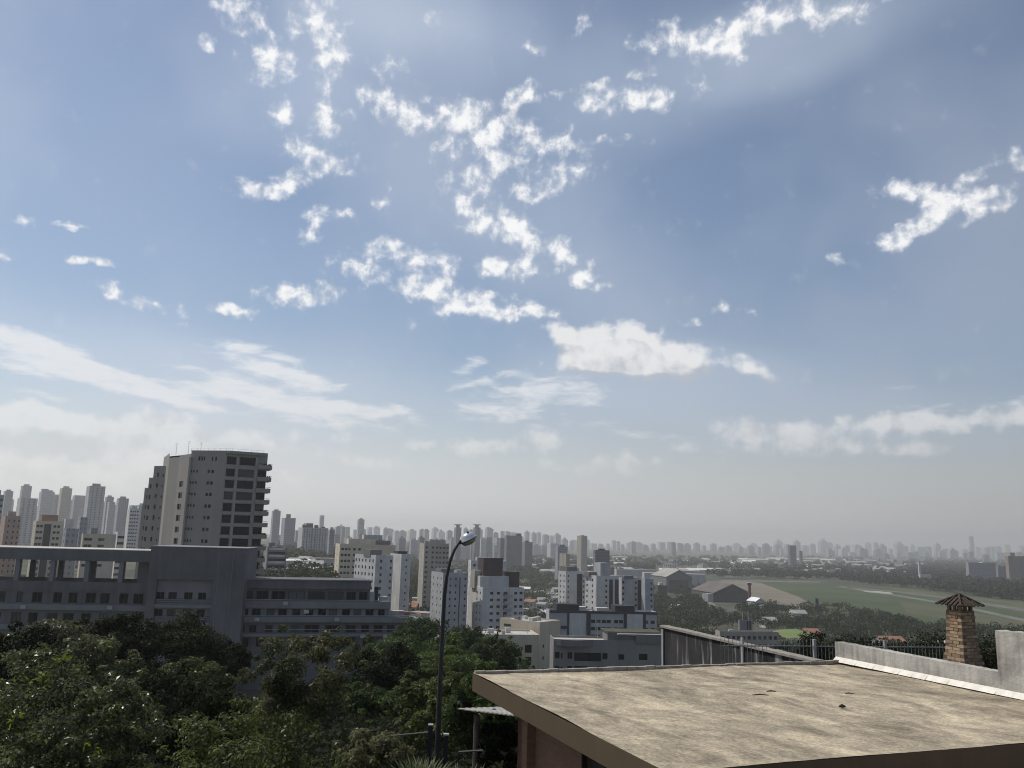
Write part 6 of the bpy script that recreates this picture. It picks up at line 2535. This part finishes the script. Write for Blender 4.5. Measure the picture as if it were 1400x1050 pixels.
r4 = random.Random(77)
spots = []
for band in ((95, 200, 9.0), (200, 420, 11.0), (420, 900, 13.0), (900, 1400, 17.0)):
    r = band[0]
    while r < band[1]:
        st = band[2] * r4.uniform(.85, 1.15)
        a = rad(-33)
        while a < rad(36):
            rr_ = r + r4.uniform(-st, st) * .5
            aa = a + r4.uniform(-.4, .4) * st / r
            x, y = rr_ * math.sin(aa), rr_ * math.cos(aa)
            a += st / r
            z = ground_z(x, y)
            px, py = view_px(x, y, z + 7)
            if px < 330 and r < 430:
                continue
            if px < 345:
                continue
            if r >= 900 and (px > 960 or px < 560):
                continue
            if px > 690 and r < 240:
                continue
            if r < 150 and px < 560:
                continue
            if not free(x, y, 5):
                continue
            # gaps with bare ground and roofs
            if math.sin(x * .021 + 1.3) * math.cos(y * .017) > .72 and r > 300:
                continue
            spots.append((rr_, x, y, z))
        r += st * .8
LABT = ['rounded green tree of the wooded slope', 'broad green tree of the wooded slope', 'upright green tree of the wooded slope', 'flat crowned tree of the wooded slope', 'olive green tree of the wooded slope', 'dark compact tree of the wooded slope']
spots.sort()
single = [s for s in spots if view_px(s[1], s[2], s[3] + 6)[0] > 560][:250]
sset = set(single)
for s in single:
    k = r4.randrange(6)
    me, tm, R, H = proto[k]
    sc = r4.uniform(.65, 1.15)
    root = empty('slope_tree', (s[1], s[2], s[3]))
    vx = view_px(s[1], s[2], s[3] + 6)[0]
    zone = 'behind the street lamp' if vx < 690 else 'around the low blocks' if vx < 905 else 'below the hangars' if vx < 1060 else 'between fence and airfield'
    size = 'small ' if sc < .8 else 'tall ' if sc > 1.0 else ''
    lb = size + LABT[k].replace('of the wooded slope', zone)
    tag(root, lb, 'tree', lb + ', lookalikes')
    rz = r4.uniform(0, 6.28)
    for nm, mm in (('crown', me), ('trunk', tm)):
        o = bpy.data.objects.new(nm, mm)
        col.objects.link(o)
        o.parent = root
        o.location = (0, 0, 6.2 * sc)
        o.rotation_euler = (0, 0, rz)
        o.scale = (sc, sc, sc * r4.uniform(.9, 1.1))


def wood(name, label, pts, seed, nl=70, leaf=1.9, R=5.0, H=8.0, m=None):
    """a wood that reads as one mass: leaf faces of many crowns in one mesh"""
    g = np.random.default_rng(seed)
    P = np.array([(x, y, z + 5.5 * s) for x, y, z, s in pts])
    S = np.array([p[3] for p in pts])
    n = len(P) * nl
    idx = np.repeat(np.arange(len(P)), nl)
    d = g.normal(size=(n, 3))
    d[:, 2] = np.abs(d[:, 2]) * 1.1 - .35
    d /= np.linalg.norm(d, axis=1, keepdims=True)
    lump = 1 + .22 * np.sin(d[:, 0] * 5 + idx) * np.cos(d[:, 1] * 4 + idx * 1.7)
    pos = P[idx] + d * np.array([R, R, H * .55]) * (S[idx] * lump * (1 - .25 * g.random(n) ** 2))[:, None]
    nrm = d + g.normal(size=(n, 3)) * .5
    size = leaf * S[idx] * g.uniform(.6, 1.3, n)
    me = leaves(name, pos, nrm, size, m or LF_FAR, .75, seed + 1)
    o = bpy.data.objects.new(name, me)
    col.objects.link(o)
    return tag(o, label, 'wood', kind='stuff')


rest = [(x, y, z, r4.uniform(.6, 1.15)) for (rr_, x, y, z) in spots if (rr_, x, y, z) not in sset]
wood('slope_wood', 'unbroken wood covering the lower slope and the plain before the airfield', rest, 31, 110, 1.5)
# the dark wood beyond the airfield, and trees between the roofs of the low city
belt = []
for k in range(9000):
    px = r4.uniform(690, 1480)
    py = r4.uniform(763, 826)
    q = onz(px, py, 0)
    edge = 796 + (max(0, px - 1120) * .105 if px < 1400 else 29 + (px - 1400) * .125)
    near_ = py > edge - 3
    if near_:
        continue
    if px < 1240 and py < 789 and r4.random() < .45:
        continue
    if px < 975 and py > 788:
        continue
    if not free(q.x, q.y, 6):
        continue
    if 1010 < px < 1240 and 764 < py < 775 and r4.random() < .55:
        continue
    belt.append((q.x, q.y, 0.0, r4.uniform(.9, 1.6)))
wood('far_wood', 'dark wood spread beyond the airfield towards the hazy city', belt[:5200], 41, 46, 3.4)
hillw = []
for k in range(1500):
    px = r4.uniform(380, 700)
    d = r4.uniform(500, 2000)
    q = at(px, 760, d)
    if not free(q.x, q.y, 5):
        continue
    hillw.append((q.x, q.y, ground_z(q.x, q.y), r4.uniform(.6, 1.1)))
wood('hill_wood', 'trees massed between the towers of the far hill', hillw, 51, 46, 2.6)
# shrubs along the near edge of the airfield grass
edge_pts = []
for (a, b, n) in (((1125, 832), (1160, 833), 12), ((1160, 836), (1200, 846), 16), ((1200, 843), (1265, 860), 40), ((1150, 838), (1240, 858), 40)):
    for k in range(n):
        t = r4.random()
        q = onz(a[0] + (b[0] - a[0]) * t + r4.uniform(-4, 4), a[1] + (b[1] - a[1]) * t + r4.uniform(-2, 2), 0)
        edge_pts.append((q.x, q.y, 0, r4.uniform(.35, .7)))
wood('scrub_edge', 'scrubby bushes along the near edge of the airfield grass', edge_pts, 61, 90, 1.6)

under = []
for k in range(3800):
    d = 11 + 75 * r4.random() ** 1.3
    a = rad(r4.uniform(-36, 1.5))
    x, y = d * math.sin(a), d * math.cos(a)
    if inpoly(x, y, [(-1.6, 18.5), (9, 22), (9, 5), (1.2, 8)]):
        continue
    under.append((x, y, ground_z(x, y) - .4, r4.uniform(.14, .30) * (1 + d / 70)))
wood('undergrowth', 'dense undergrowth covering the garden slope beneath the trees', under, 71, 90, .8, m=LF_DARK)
sh = []
for (px, py, d) in ((62, 920, 14.6), (60, 928, 14.5), (86, 900, 14.8), (80, 905, 14.7), (50, 932, 14.4), (130, 1020, 13.6), (20, 985, 13.8)):
    q = at(px, py, d)
    for k in range(9):
        sh.append((q.x + r4.gauss(0, .07), q.y + r4.gauss(0, .07), q.z + r4.gauss(0, .05)))
sh = np.array(sh)
for o in scene.objects:
    if o.get('label', '').startswith('leafy tree with small glossy'):
        me = leaves('shoots', sh, rng.normal(size=sh.shape) + np.array([-.5, 0, .8]), np.full(len(sh), .11), leaf_mat('young_shoot', (0.085, 0.105, 0.02), (0.14, 0.16, 0.035), .4, .4), .4, 9)
        so = bpy.data.objects.new('young_shoots', me)
        col.objects.link(so)
        so.parent = o
        so.location = -o.location
        tag(so, kind='stuff')

# ------------------------------------------------------------------ the hazy air
def build_haze():
    b = MB()
    b.prism([(-9300, -9300), (9300, -9300), (9300, 9300), (-9300, 9300)], -1.2, 190.0, True, True)
    o = b.build('haze', bpy.data.materials.new('haze_air'))
    m = o.data.materials[0]
    m.use_nodes = True
    N, L = m.node_tree.nodes, m.node_tree.links
    N.clear()
    out = N.new('ShaderNodeOutputMaterial')
    v = N.new('ShaderNodeVolumePrincipled')
    v.inputs['Color'].default_value = (1.0, 0.965, 0.92, 1)
    v.inputs['Density'].default_value = HAZE
    v.inputs['Anisotropy'].default_value = 0.5
    L.new(v.outputs[0], out.inputs['Volume'])
    tag(o, 'pale even haze filling the air over the city', 'haze', kind='stuff')


HAZE = 1.75e-4
build_haze()
